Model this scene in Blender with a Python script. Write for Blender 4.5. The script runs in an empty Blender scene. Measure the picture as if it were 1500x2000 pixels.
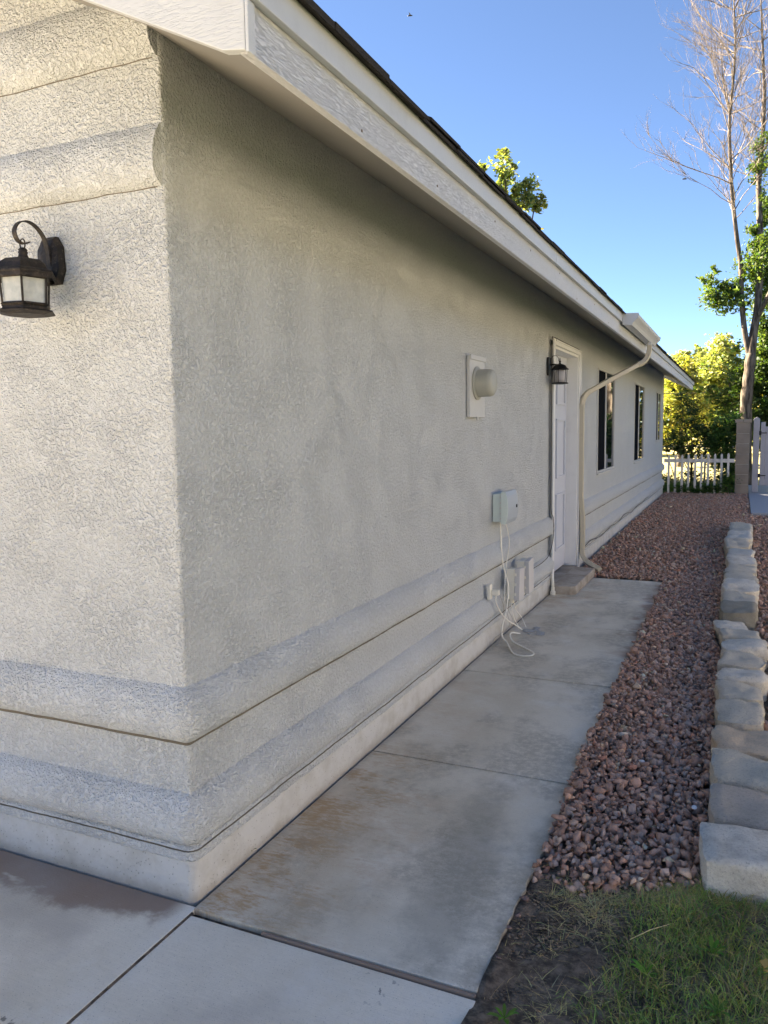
import bpy, bmesh, math, random
import numpy as np
from mathutils import Vector, Matrix
R = math.radians
random.seed(7)
S = bpy.context.scene
COL = S.collection

# ------------------------------------------------------------------ camera
M = Matrix(((0.9105573588651636, -0.02933932152367695, 0.41234027262568934),
            (0.4131262289375076, 0.09972012422629493, -0.905197556220832),
            (-0.014560741065328429, 0.9945828779125561, 0.10292173620186285)))
CAM = Vector((1.5915, -1.9431, 1.52))
cd = bpy.data.cameras.new('camera'); cam = bpy.data.objects.new('camera', cd); COL.objects.link(cam)
mw = M.to_4x4(); mw.translation = CAM; cam.matrix_world = mw
cd.sensor_fit = 'HORIZONTAL'; cd.sensor_width = 36; cd.lens = 36.6
cd.clip_start = .05; cd.clip_end = 3000
S.camera = cam

# ------------------------------------------------------------------ light
SUN_EL, SUN_AZ = R(30), math.atan2(.17, -.985)      # azimuth: direction towards the sun in the XY plane
sv = Vector((math.cos(SUN_EL)*math.cos(SUN_AZ), math.cos(SUN_EL)*math.sin(SUN_AZ), math.sin(SUN_EL)))
W = bpy.data.worlds.new('World'); S.world = W; W.use_nodes = True
wn = W.node_tree; bg = wn.nodes['Background']
sk = wn.nodes.new('ShaderNodeTexSky'); sk.sky_type = 'NISHITA'; sk.sun_disc = False
sk.sun_elevation = SUN_EL; sk.sun_rotation = math.atan2(sv.x, sv.y)
sk.air_density = .75; sk.dust_density = .1; sk.ozone_density = 8.0; sk.altitude = 2600
wn.links.new(sk.outputs[0], bg.inputs[0]); bg.inputs[1].default_value = .05
sl = bpy.data.lights.new('sun', 'SUN'); so = bpy.data.objects.new('sun', sl); COL.objects.link(so)
sl.energy = 5; sl.angle = R(.53); sl.color = (1, .99, .98)
so.rotation_euler = sv.to_track_quat('Z', 'Y').to_euler(); so.location = (-30, 10, 20)
vs = S.view_settings
vs.view_transform = 'Standard'; vs.look = 'None'; vs.gamma = 1; vs.use_curve_mapping = False
vs.exposure = 3.06
vs.use_white_balance = True; vs.white_balance_temperature = 9200; vs.white_balance_tint = 11
S.cycles.max_bounces = 8; S.cycles.transparent_max_bounces = 8

def at(px, py, Y):
    """world point on the plane y=Y that lies behind a pixel of the 1500x2000 photograph"""
    r = M @ Vector((px-750, 1000-py, -1525)); return CAM + r*((Y-CAM.y)/r.y)

# ------------------------------------------------------------------ helpers
def tag(o, label=None, cat=None, group=None, kind=None):
    if label: o['label'] = label
    if cat: o['category'] = cat
    if group: o['group'] = group
    if kind: o['kind'] = kind
    return o
def empty(name, loc=(0, 0, 0), rz=0, **k):
    o = bpy.data.objects.new(name, None); COL.objects.link(o); o.location = loc; o.rotation_euler.z = rz
    o.empty_display_size = .1
    return tag(o, **k)
def wl(o):
    v = Vector((0, 0, 0))
    while o: v += o.location; o = o.parent
    return v
def link(name, me, mat, parent=None, smooth=False, world=True):
    o = bpy.data.objects.new(name, me); COL.objects.link(o)
    if mat: me.materials.append(mat)
    if parent:
        o.parent = parent
        if world: me.transform(Matrix.Translation(-wl(parent)))
    if smooth: me.polygons.foreach_set('use_smooth', [True]*len(me.polygons))
    return o
class MB:
    def __init__(s): s.b = bmesh.new()
    def box(s, x0, x1, y0, y1, z0, z1, rot=None, piv=None):
        r = bmesh.ops.create_cube(s.b, size=1)['verts']
        for v in r:
            v.co = Vector(((x0+x1)/2+v.co.x*(x1-x0), (y0+y1)/2+v.co.y*(y1-y0), (z0+z1)/2+v.co.z*(z1-z0)))
            if rot: v.co = rot @ (v.co-Vector(piv)) + Vector(piv)
        return s
    def prism(s, pts, axis, a, b):
        """pts 2-D outline in the other two axes, extruded from a to b along axis"""
        def c(p, t):
            return {'x': (t, p[0], p[1]), 'y': (p[0], t, p[1]), 'z': (p[0], p[1], t)}[axis]
        A = [s.b.verts.new(c(p, a)) for p in pts]; B = [s.b.verts.new(c(p, b)) for p in pts]
        n = len(pts)
        s.b.faces.new(A); s.b.faces.new(B[::-1])
        for i in range(n): s.b.faces.new((A[i], B[i], B[(i+1) % n], A[(i+1) % n]))
        return s
    def tube(s, pts, rad, n=8, sec=None, up=Vector((0, 0, 1)), cap=True):
        pts = [Vector(p) for p in pts]; rings = []
        if not hasattr(rad, '__len__'): rad = [rad]*len(pts)
        sec = sec or [(math.cos(2*math.pi*i/n), math.sin(2*math.pi*i/n)) for i in range(n)]
        pa = None
        for i, p in enumerate(pts):
            t = (pts[min(i+1, len(pts)-1)]-pts[max(i-1, 0)]).normalized()
            if pa is None:
                u = up if abs(t.dot(up)) < .95 else Vector((1, 0, 0))
                pa = (u-t*u.dot(t)).normalized()
            else: pa = (pa-t*pa.dot(t)).normalized()
            pb = t.cross(pa)
            rings.append([s.b.verts.new(p+(pa*a+pb*b)*rad[i]) for a, b in sec])
        m = len(sec)
        for i in range(len(rings)-1):
            for j in range(m):
                s.b.faces.new((rings[i][j], rings[i][(j+1) % m], rings[i+1][(j+1) % m], rings[i+1][j]))
        if cap and m > 2: s.b.faces.new(rings[0][::-1]); s.b.faces.new(rings[-1])
        return s
    def lathe(s, prof, n, c=(0, 0, 0), axis='z', ph=0):
        c = Vector(c); rings = []
        for r, h in prof:
            L = []
            for i in range(n):
                a = 2*math.pi*i/n+ph; p = (r*math.cos(a), r*math.sin(a), h)
                if axis == 'x': p = (h, p[0], p[1])
                if axis == 'y': p = (p[0], h, p[1])
                L.append(s.b.verts.new(c+Vector(p)))
            rings.append(L)
        for i in range(len(rings)-1):
            for j in range(n): s.b.faces.new((rings[i][j], rings[i][(j+1) % n], rings[i+1][(j+1) % n], rings[i+1][j]))
        s.b.faces.new(rings[0][::-1]); s.b.faces.new(rings[-1])
        return s
    def build(s, name, mat, parent=None, bevel=0, smooth=False, seg=2, label=None, **k):
        bmesh.ops.recalc_face_normals(s.b, faces=s.b.faces)
        if bevel:
            e = [e for e in s.b.edges if len(e.link_faces) == 2 and e.calc_face_angle() > .5]
            bmesh.ops.bevel(s.b, geom=e, offset=bevel, segments=seg, affect='EDGES', profile=.6, clamp_overlap=True)
        me = bpy.data.meshes.new(name); s.b.to_mesh(me); s.b.free()
        o = link(name, me, mat, parent, smooth)
        if smooth == 'auto':
            me.set_sharp_from_angle(angle=R(40))
        return tag(o, label=label, **k)
def npmesh(name, V, F, mat, parent=None, smooth=False, color=None, world=True):
    """V (n,3), F (m,k) with k 3 or 4"""
    me = bpy.data.meshes.new(name); V = np.asarray(V, 'f'); F = np.asarray(F, 'i'); k = F.shape[1]
    me.vertices.add(len(V)); me.vertices.foreach_set('co', V.ravel())
    me.loops.add(F.size); me.loops.foreach_set('vertex_index', F.ravel())
    me.polygons.add(len(F)); me.polygons.foreach_set('loop_start', np.arange(len(F), dtype='i')*k)
    me.update(calc_edges=True)
    if color is not None:
        at_ = me.color_attributes.new('tint', 'FLOAT_COLOR', 'POINT')
        c = np.ones((len(V), 4), 'f'); c[:, :3] = color; at_.data.foreach_set('color', c.ravel())
    return link(name, me, mat, parent, smooth, world)

# ------------------------------------------------------------------ materials
class NT:
    def __init__(s, name, rough=.8, spec=.3):
        s.m = bpy.data.materials.new(name); s.m.use_nodes = True; s.t = s.m.node_tree
        s.p = s.t.nodes['Principled BSDF']; s.p.inputs['Roughness'].default_value = rough
        s.p.inputs['Specular IOR Level'].default_value = spec
        s.co = s.t.nodes.new('ShaderNodeTexCoord').outputs['Object']
    def L(s, a, b): s.t.links.new(a, b)
    def val(s, inp, v):
        if hasattr(v, 'links'): s.L(v, inp)
        elif v is not None:
            if hasattr(v, '__len__') and len(v) == 3 and len(inp.default_value) == 4: v = (*v, 1)
            inp.default_value = v
    def map(s, sc=(1, 1, 1), loc=(0, 0, 0), co=None, rot=(0, 0, 0)):
        n = s.t.nodes.new('ShaderNodeMapping'); s.L(co or s.co, n.inputs[0])
        n.inputs['Scale'].default_value = sc; n.inputs['Location'].default_value = loc; n.inputs['Rotation'].default_value = rot
        return n.outputs[0]
    def noise(s, scale, detail=4, rough=.55, co=None, dist=0):
        n = s.t.nodes.new('ShaderNodeTexNoise'); s.L(co or s.co, n.inputs['Vector'])
        n.inputs['Scale'].default_value = scale; n.inputs['Detail'].default_value = detail
        n.inputs['Roughness'].default_value = rough; n.inputs['Distortion'].default_value = dist
        return n.outputs['Fac']
    def voro(s, scale, co=None, feat='F1', out='Distance', rnd=1):
        n = s.t.nodes.new('ShaderNodeTexVoronoi'); s.L(co or s.co, n.inputs['Vector']); n.feature = feat
        n.inputs['Scale'].default_value = scale; n.inputs['Randomness'].default_value = rnd
        return n.outputs[out]
    def ramp(s, f, a, b, c0=0, c1=1):
        n = s.t.nodes.new('ShaderNodeMapRange'); n.interpolation_type = 'SMOOTHSTEP'
        s.val(n.inputs[0], f); n.inputs[1].default_value = a; n.inputs[2].default_value = b
        n.inputs[3].default_value = c0; n.inputs[4].default_value = c1
        return n.outputs[0]
    def math(s, op, a, b=0, c=None):
        n = s.t.nodes.new('ShaderNodeMath'); n.operation = op; s.val(n.inputs[0], a); s.val(n.inputs[1], b)
        if c is not None: s.val(n.inputs[2], c)
        return n.outputs[0]
    def mix(s, f, a, b, mode='MIX'):
        n = s.t.nodes.new('ShaderNodeMix'); n.data_type = 'RGBA'; n.blend_type = mode
        s.val(n.inputs[0], f); s.val(n.inputs[6], a); s.val(n.inputs[7], b)
        return n.outputs[2]
    def xyz(s, co=None):
        n = s.t.nodes.new('ShaderNodeSeparateXYZ'); s.L(co or s.co, n.inputs[0]); return n.outputs
    def bump(s, h, dist, strength=1, prev=None):
        n = s.t.nodes.new('ShaderNodeBump'); s.val(n.inputs['Height'], h)
        n.inputs['Distance'].default_value = dist; n.inputs['Strength'].default_value = strength
        if prev: s.L(prev, n.inputs['Normal'])
        s.L(n.outputs[0], s.p.inputs['Normal']); return n.outputs[0]
    def color(s, c): s.val(s.p.inputs['Base Color'], c)
    def attr(s, name='tint'):
        n = s.t.nodes.new('ShaderNodeVertexColor'); n.layer_name = name; return n.outputs[0]
    def rnd(s):
        return s.t.nodes.new('ShaderNodeObjectInfo').outputs['Random']

def stucco(name, base, depth=.010):
    n = NT(name, .9, .2)
    big = n.noise(2.2, 4, .6)
    streak = n.noise(3.0, 4, .6, co=n.map((1.4, 1.4, .25)))
    c = n.mix(n.ramp(big, .35, .7), [b*.985 for b in base], [min(1, b*1.02) for b in base])
    c = n.mix(n.ramp(streak, .62, .8, 0, .05), c, (base[0]*.80, base[1]*.76, base[2]*.70))
    lace = n.noise(72, 3, .55, dist=.35)
    plate = n.ramp(lace, .38, .60)
    worm = n.ramp(n.noise(140, 2, .5), .35, .65)
    mod = n.ramp(n.noise(5, 2), .35, .65, .55, 1.0)
    h = n.math('ADD', n.math('MULTIPLY', plate, n.math('MULTIPLY', mod, .75)), n.math('MULTIPLY', worm, .32))
    h = n.math('ADD', h, n.math('MULTIPLY', n.noise(14, 3), .35))
    c = n.mix(n.math('MULTIPLY', n.math('SUBTRACT', 1, plate), .20), c, (base[0]*.62, base[1]*.60, base[2]*.55))  # pits toned darker: occlusion and dust put into the colour
    n.color(c)
    n.bump(h, depth)
    return n.m
STUCCO = stucco('stucco', (.665, .69, .695))
def paint(name, c, rough=.5, grain=0, gscale=(30, 4, 30), dirt=.25):
    n = NT(name, rough, .4)
    d = n.ramp(n.noise(9, 5, .65), .5, .8, 0, dirt)
    n.color(n.mix(d, c, [v*.7 for v in c]))
    if grain:
        g = n.noise(1, 6, .6, co=n.map(gscale), dist=.6)
        n.bump(n.ramp(g, .38, .56), grain)
    else: n.bump(n.noise(60, 3), .0006)
    return n.m
def plinthm():
    n = NT('painted_footing', .85, .2)
    c = n.mix(n.ramp(n.noise(7, 6, .65), .4, .7), (.60, .59, .555), (.50, .48, .43))
    z = n.xyz()[2]
    c = n.mix(n.math('MULTIPLY', n.ramp(n.math('ADD', z, n.math('MULTIPLY', n.noise(12, 5, .7), .07)), .075, .03), .55), c, (.34, .28, .22))
    c = n.mix(n.ramp(n.voro(70), .16, .10, 0, .6), c, (.25, .23, .2))
    n.color(c); n.bump(n.math('ADD', n.noise(55, 5, .7), n.ramp(n.voro(70), .18, .10, 0, -1)), .003); return n.m
PLINTH = plinthm()
WHITE = paint('white_paint', (.78, .78, .77), .45)
FASCIA = paint('weathered_white_board', (.66, .68, .71), .55, grain=.002, gscale=(260, 34, 330))
RAKE = paint('white_board', (.58, .605, .62), .5, grain=.0006, gscale=(30, 160, 160))
TRIM = paint('pale_grey_trim', (.50, .53, .56), .5)
SOFFIT = paint('soffit_paint', (.28, .27, .25), .7)
DOORW = paint('door_paint', (.56, .585, .65), .35, dirt=.1)
CREAM = paint('cream_plastic', (.84, .80, .69), .45)
PALEGREEN = paint('pale_green_plastic', (.60, .68, .64), .4, dirt=.15)
COVERBLUE = paint('grey_plastic_cover', (.42, .47, .52), .4, dirt=.15)
GREYLID = paint('grey_lid', (.60, .58, .57), .45)
VENTG = paint('vent_plastic', (.38, .38, .335), .5)
PLATEG = paint('painted_metal_plate', (.54, .54, .53), .5)
SPOUT = paint('cream_painted_metal', (.54, .485, .375), .45, dirt=.4)
GUTTERM = paint('gutter_metal', (.56, .57, .57), .4)
WIREW = paint('white_cable', (.86, .83, .74), .5, dirt=.1)
WIREB = paint('black_cable', (.035, .032, .03), .5)
WINFR = paint('window_frame_metal', (.60, .60, .58), .4)
VINYL = paint('grey_vinyl', (.42, .41, .44), .45, dirt=.15)
PICKET = paint('picket_paint', (.74, .72, .68), .6, dirt=.4)
BLACKM = paint('black_metal', (.012, .012, .012), .45)
def simple(name, c, rough=.7, spec=.3):
    n = NT(name, rough, spec); n.color(c); return n.m
DARK = simple('dark_screen', (.006, .007, .010), .9, .03)
def rusty():
    n = NT('aged_bronze', .62, .4)
    a = n.ramp(n.noise(40, 5, .65), .4, .7)
    c = n.mix(a, (.014, .012, .011), (.050, .037, .030))
    c = n.mix(n.ramp(n.noise(90, 3), .55, .75, 0, .5), c, (.13, .11, .09))
    n.color(c); n.p.inputs['Metallic'].default_value = .25; n.bump(n.noise(150, 3), .001); return n.m
BRONZE = rusty()
def glassm(name, col, rough, trans, alpha=1):
    n = NT(name, rough, .5); n.color(col); n.p.inputs['Transmission Weight'].default_value = trans
    n.p.inputs['IOR'].default_value = 1.5
    return n.m
PANE = glassm('window_glass', (.8, .85, .85), .0, .0)
def panem():
    n = NT('window_pane', 0, .5); n.color((.01, .014, .014)); n.p.inputs['IOR'].default_value = 1.52
    n.p.inputs['Roughness'].default_value = .015; return n.m
PANE = panem()
def lampglass():
    n = NT('seeded_lamp_glass', .22, .5)
    n.color(n.mix(n.ramp(n.noise(30, 3), .3, .7), (.52, .58, .60), (.74, .78, .78)))
    n.p.inputs['Transmission Weight'].default_value = .35; return n.m
LAMPG = lampglass()
FROST = simple('frosted_tube', (.42, .40, .41), .4)

def concrete(name, kind):
    n = NT(name, .82, .25)
    x, y, z = n.xyz()
    big = n.noise(1.7, 5, .6)
    c = n.mix(n.ramp(big, .3, .7), (.68, .605, .48), (.82, .75, .63))
    broom = n.math('ADD', n.math('MULTIPLY', n.noise(1, 3, .6, co=n.map((14, 230, 14))), .55), n.math('MULTIPLY', n.noise(75, 6, .75), .45))
    c = n.mix(n.ramp(broom, .35, .75, 0, .35), c, (.52, .47, .37))
    c = n.mix(n.ramp(n.noise(260, 2, .7), .56, .74, 0, .5), c, (.44, .41, .35))
    c = n.mix(n.ramp(n.voro(95), .14, .08, 0, .7), c, (.20, .18, .15))
    c = n.mix(n.ramp(n.noise(2.4, 6, .7, co=n.map((1, 1, 1), (9, 3, 0))), .5, .7, 0, .5), c, (.80, .77, .70))
    if kind == 'walk':
        # rust near the wall in the first slabs
        nr = n.math('ADD', n.math('MULTIPLY', n.noise(1, 5, .7, co=n.map((3.2, 5, 1), (3, 1, 0))), .6), n.math('MULTIPLY', n.noise(1, 5, .75, co=n.map((22, 60, 1))), .4))
        m = n.math('MULTIPLY', n.ramp(nr, .46, .60), n.ramp(x, .72, .05))
        m = n.math('MULTIPLY', m, n.math('ADD', n.ramp(y, 1.6, .9, .25, 1), n.ramp(y, 4.3, 5.2, 0, .5)))
        c = n.mix(n.math('MULTIPLY', m, .85), c, (.50, .29, .13))
        # red gravel dust at the far right edge
        m2 = n.math('MULTIPLY', n.ramp(n.math('ADD', x, n.math('MULTIPLY', n.noise(6, 3), .35)), .98, 1.14), n.ramp(y, 2.9, 3.6))
        m2 = n.math('MULTIPLY', m2, n.ramp(n.noise(3.3, 3, co=n.map((1, 1, 1), (5, 2, 0))), .35, .5))
        c = n.mix(n.math('MULTIPLY', m2, .75), c, (.36, .17, .10))
        # damp dark blotches towards the soil edge
        nd = n.noise(2.1, 4, .6, co=n.map((1.2, .8, 1), (2.3, 0, 0)))
        m3 = n.ramp(n.math('ADD', nd, n.math('MULTIPLY', x, .12)), .50, .66)
        c = n.mix(n.math('MULTIPLY', n.math('MULTIPLY', m3, n.ramp(n.noise(24, 8, .8), .34, .6)), .55), c, (.33, .29, .225))
        e = n.ramp(n.math('ADD', x, n.math('MULTIPLY', n.noise(8, 4), .16)), 1.0, 1.09)
        c = n.mix(n.math('MULTIPLY', e, .6), c, (.10, .08, .06))
        sd = n.ramp(n.math('ADD', n.math('MULTIPLY', x, -1), n.math('MULTIPLY', n.noise(9, 3), .05)), -.06, .0)
        c = n.mix(n.math('MULTIPLY', sd, .35), c, (.12, .10, .08))
        # broad tan wash over the first slab and one damp patch near its outer edge
        w1 = n.math('MULTIPLY', n.ramp(n.noise(2.6, 7, .72, co=n.map((1, .7, 1), (4, 4, 0))), .38, .62), n.math('MULTIPLY', n.ramp(x, .8, .2), n.ramp(y, 1.6, .7, .25, 1)))
        c = n.mix(n.math('MULTIPLY', w1, .42), c, (.52, .37, .22))
        ex = n.math('MULTIPLY', n.math('ADD', x, n.math('ADD', -.80, n.math('MULTIPLY', y, .10))), 7.0); ey = n.math('MULTIPLY', n.math('ADD', y, -.50), 1.35)
        rr = n.math('SQRT', n.math('ADD', n.math('MULTIPLY', ex, ex), n.math('MULTIPLY', ey, ey)))
        rr = n.math('ADD', rr, n.math('MULTIPLY', n.math('SUBTRACT', n.noise(7, 8, .75), .5), 1.5))
        c = n.mix(n.ramp(rr, 1.15, .45, 0, .46), c, (.27, .25, .20))
        # pale chalk scratches
        sc = n.noise(1, 2, .4, co=n.map((9, 60, 1), rot=(0, 0, .9)))
        c = n.mix(n.math('MULTIPLY', n.ramp(sc, .78, .82), .6), c, (.62, .61, .58))
    else:
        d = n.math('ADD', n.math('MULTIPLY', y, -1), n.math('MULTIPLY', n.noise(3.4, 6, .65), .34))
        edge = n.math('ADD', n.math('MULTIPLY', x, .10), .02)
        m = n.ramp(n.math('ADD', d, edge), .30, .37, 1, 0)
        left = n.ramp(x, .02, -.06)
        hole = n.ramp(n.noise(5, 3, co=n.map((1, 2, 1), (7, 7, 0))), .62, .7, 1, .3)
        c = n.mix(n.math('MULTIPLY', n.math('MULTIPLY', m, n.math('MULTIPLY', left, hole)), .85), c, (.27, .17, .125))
        nd = n.ramp(n.noise(1.5, 4, co=n.map((1, 1, 1), (1, 4, 0))), .5, .7)
        c = n.mix(n.math('MULTIPLY', nd, .5), c, (.40, .36, .32))
        sp = n.math('MULTIPLY', n.ramp(n.noise(26, 3, .6), .60, .66), n.ramp(n.voro(3.2), .3, .12))
        c = n.mix(n.math('MULTIPLY', sp, .7), c, (.07, .065, .06))
    n.color(c)
    h = n.math('ADD', broom, n.math('MULTIPLY', n.noise(200, 3), .6))
    n.bump(h, .0022)
    return n.m
def stepm():
    n = NT('step_concrete', .9, .2)
    n.color(n.mix(n.ramp(n.noise(6, 5, .65), .35, .7), (.34, .28, .22), (.50, .44, .37))); n.bump(n.noise(90, 4, .7), .004); return n.m
STEPC = stepm()
WALK = concrete('walk_concrete', 'walk'); DRIVE = concrete('drive_concrete', 'drive')
def soilm():
    n = NT('soil', .95, .1)
    c = n.mix(n.ramp(n.noise(22, 6, .7), .35, .7), (.14, .105, .08), (.42, .33, .25))
    n.color(c); n.bump(n.noise(70, 6, .75), .03); return n.m
SOIL = soilm()
def groundm():
    n = NT('dry_ground', .95, .1)
    a = n.noise(.35, 5); b = n.noise(9, 5, .7)
    c = n.mix(n.ramp(a, .4, .6), (.46, .40, .20), (.38, .36, .16))
    c = n.mix(n.ramp(b, .4, .7, 0, .6), c, (.52, .45, .30))
    n.color(c); n.bump(b, .05); return n.m
GROUND = groundm()
def lawnm():
    n = NT('lawn_ground', .95, .1)
    b = n.noise(7, 5, .7)
    n.color(n.mix(n.ramp(b, .35, .65), (.035, .06, .02), (.09, .10, .045))); n.bump(b, .05); return n.m
LAWN = lawnm()
def rockm(name):
    n = NT(name, .85, .25)
    t = n.attr()
    sp = n.ramp(n.noise(170, 3, .7), .5, .72)
    c = n.mix(n.math('MULTIPLY', sp, .45), t, (.52, .42, .36))
    c = n.mix(n.ramp(n.voro(260), .25, .05, 0, .55), c, (.05, .035, .03))
    n.color(c); n.bump(n.noise(150, 4, .7), .0035); return n.m
ROCK = rockm('lava_rock')
def stonem():
    n = NT('edging_stone', .9, .2)
    t = n.t.nodes.new('ShaderNodeAttribute'); t.attribute_type = 'OBJECT'; t.attribute_name = 'tintc'
    a = n.noise(11, 6, .65)
    c = n.mix(n.ramp(a, .35, .75), t.outputs['Color'], (.55, .48, .39))
    c = n.mix(.55, c, t.outputs['Color'])
    c = n.mix(n.ramp(n.noise(110, 5, .75), .5, .7, 0, .55), c, (.26, .22, .18))
    c = n.mix(n.ramp(n.noise(5, 6, .7), .5, .72, 0, .45), c, (.36, .30, .23))
    n.color(c); n.bump(n.math('ADD', n.noise(35, 6, .75), n.math('MULTIPLY', n.noise(160, 3), .5)), .014); return n.m
STONE = stonem()
def blockm():
    n = NT('concrete_block', .9, .2)
    c = n.mix(n.ramp(n.noise(3, 4), .3, .7), (.27, .225, .185), (.36, .30, .25))
    n.color(c); n.bump(n.noise(90, 4, .7), .004); return n.m
BLOCK = blockm()
MORTAR = simple('mortar', (.46, .42, .37), .95)
def leafm(name, trans=.35, gl=.35):
    n = NT(name, .55, gl); t = n.attr(); n.color(t)
    tr = n.t.nodes.new('ShaderNodeBsdfTranslucent'); n.L(n.mix(1, t, (1.5, 1.5, .55), 'MULTIPLY'), tr.inputs[0])
    mx = n.t.nodes.new('ShaderNodeMixShader'); mx.inputs[0].default_value = trans
    n.L(n.p.outputs[0], mx.inputs[1]); n.L(tr.outputs[0], mx.inputs[2])
    n.L(mx.outputs[0], n.t.nodes['Material Output'].inputs[0]); return n.m
LEAF = leafm('leaf', .42); GRASSM = leafm('grass_blade', .25, .2)
def barkm(name, a, b):
    n = NT(name, .95, .1)
    v = n.noise(1, 5, .65, co=n.map((16, 16, 3)))
    n.color(n.mix(n.ramp(v, .35, .65), a, b)); n.bump(v, .02); return n.m
BARK = barkm('bark', (.05, .04, .032), (.20, .165, .135)); DEADB = barkm('dead_bark', (.17, .14, .12), (.33, .275, .235))
def shinglem():
    n = NT('asphalt_shingle', .95, .1)
    n.color(n.mix(n.noise(150, 2), (.018, .016, .015), (.06, .055, .05))); n.bump(n.noise(200, 3), .003); return n.m
SHINGLE = shinglem()

# ================================================================== GROUND
g = MB(); g.box(-900, 900, -900, 900, -.5, -.06); tag(g.build('ground', LAWN), kind='structure')
g = MB(); g.box(-60, 60, 20.9, 120, -.2, -.05); tag(g.build('field', GROUND), kind='structure')
g = MB(); g.box(-.2, 3.4, .2, 17.6, -.2, -.03); tag(g.build('gravel_bed', SOIL), kind='structure')
def soil_patch():
    nx, ny = 120, 130
    X, Y = np.meshgrid(np.linspace(.9, 4.2, nx), np.linspace(-3.2, 1.25, ny))
    rs = np.random.RandomState(3); Z = np.full_like(X, -.02)
    for f, a in ((3, .010), (9, .006), (23, .004), (51, .003)):
        for k in range(5):
            th = rs.rand()*6.28; Z += a*.5*np.sin(f*(X*math.cos(th)+Y*math.sin(th))+rs.rand()*6)
    Z += .012*np.clip((1.05-X)/.05, 0, 1); Z -= .05*np.clip((.975-X)/.02, 0, 1)
    V = np.stack([X.ravel(), Y.ravel(), Z.ravel()], 1)
    i = np.arange(nx*ny).reshape(ny, nx); F = np.stack([i[:-1, :-1], i[:-1, 1:], i[1:, 1:], i[1:, :-1]], -1).reshape(-1, 4)
    return tag(npmesh('soil', V, F, SOIL, smooth=True), kind='structure')
soil_patch()

walkway = empty('walkway', (0, 0, 0)); tag(walkway, kind='structure')
def slab(x0, x1, y0, y1, mat, par, z=0, th=.12, ragged=False):
    b = bmesh.new(); n = 36
    pts = [(x0, y0), (x1, y0)]
    if ragged:
        for k in range(1, n): pts.append((x1+random.uniform(-.006, .006), y0+(y1-y0)*k/n))
    pts += [(x1, y1), (x0, y1)]
    A = [b.verts.new((*p, z-th)) for p in pts]; B = [b.verts.new((*p, z)) for p in pts]
    b.faces.new(A[::-1]); b.faces.new(B)
    for i in range(len(pts)): b.faces.new((A[i], A[(i+1) % len(pts)], B[(i+1) % len(pts)], B[i]))
    m = MB(); m.b.free(); m.b = b
    return m.build('slab', mat, par, bevel=.003)
ys = [-.055, 1.307, 2.673, 4.03, 5.12, 6.1]
for k in range(5): slab(.034, [.985, .962, .955, .955, .95][k], ys[k]+.008, ys[k+1]-.008, WALK, walkway, z=[0, -.002, .001, 0, .001][k], ragged=True)
driveway = empty('driveway', (0, 0, 0)); tag(driveway, kind='structure')
slab(-12.2, .036, -1.6, -.034, DRIVE, driveway, z=-.003)
slab(.043, .99, -1.6, -.072, DRIVE, driveway, z=-.006)
slab(-12.2, .036, -7.5, -1.61, DRIVE, driveway, z=-.003)
slab(.043, .99, -7.5, -1.61, DRIVE, driveway, z=-.006)
m = MB(); m.box(.036, .99, -.073, -.050, -.12, -.022); m.box(.0352, .0438, -7.5, -.06, -.12, -.0045); m.box(.034, .95, -.05, 6.1, -.12, -.02)
tag(m.build('joint_filler', SOIL, walkway))
m = MB(); m.box(.30, .985, -.065, -.054, -.02, -.001); m.build('joint_strip', simple('old_wood_strip', (.26, .19, .15), .9), walkway, bevel=.003)

# ================================================================== HOUSE
house = empty('house', (-6, 8.4, 0)); tag(house, 'long beige stucco house with white eaves and dark shingle roof', 'house')
# wall path: along the front (from x=-7), rounded corner, along the side
DOOR = (5.26, 6.46, 0, 2.28)
WINS = [(7.86, 9.26, .97, 2.25), (11.5, 12.93, .95, 2.25), (15.14, 16.15, 1.23, 2.25)]
YEND = 16.85; XEND = -12.0  # unseen width stretched so the roof's shadow covers the yard
def path(us_extra=()):
    """stations along the wall: (point xy, outward normal xy, corner flag, y)"""
    st = []
    xs = list(np.arange(XEND, -1.3, .3))+list(np.arange(-1.3, -.012, .022))
    for x in xs: st.append(((x, 0.), (0., -1.)))
    for a in (0, 22.5, 45, 67.5, 90):
        t = R(a); st.append(((-.009+.009*math.sin(t), .009-.009*math.cos(t)), (math.sin(t), -math.cos(t))))
    ys_ = sorted(set([round(float(v), 4) for v in list(np.arange(.03, 2.6, .025))+list(np.arange(2.6, YEND, .12))+[YEND]+list(us_extra)]))
    for y in ys_: st.append(((0., y), (1., 0.)))
    return st
from mathutils import noise as mn
def rough_(p, n, z, amp):
    v = Vector((p[0]*9, p[1]*9, z*9)); w = Vector((p[0]*38, p[1]*38, z*38))
    return amp*(mn.noise(v)*1.0+mn.noise(w)*.7)
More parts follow.
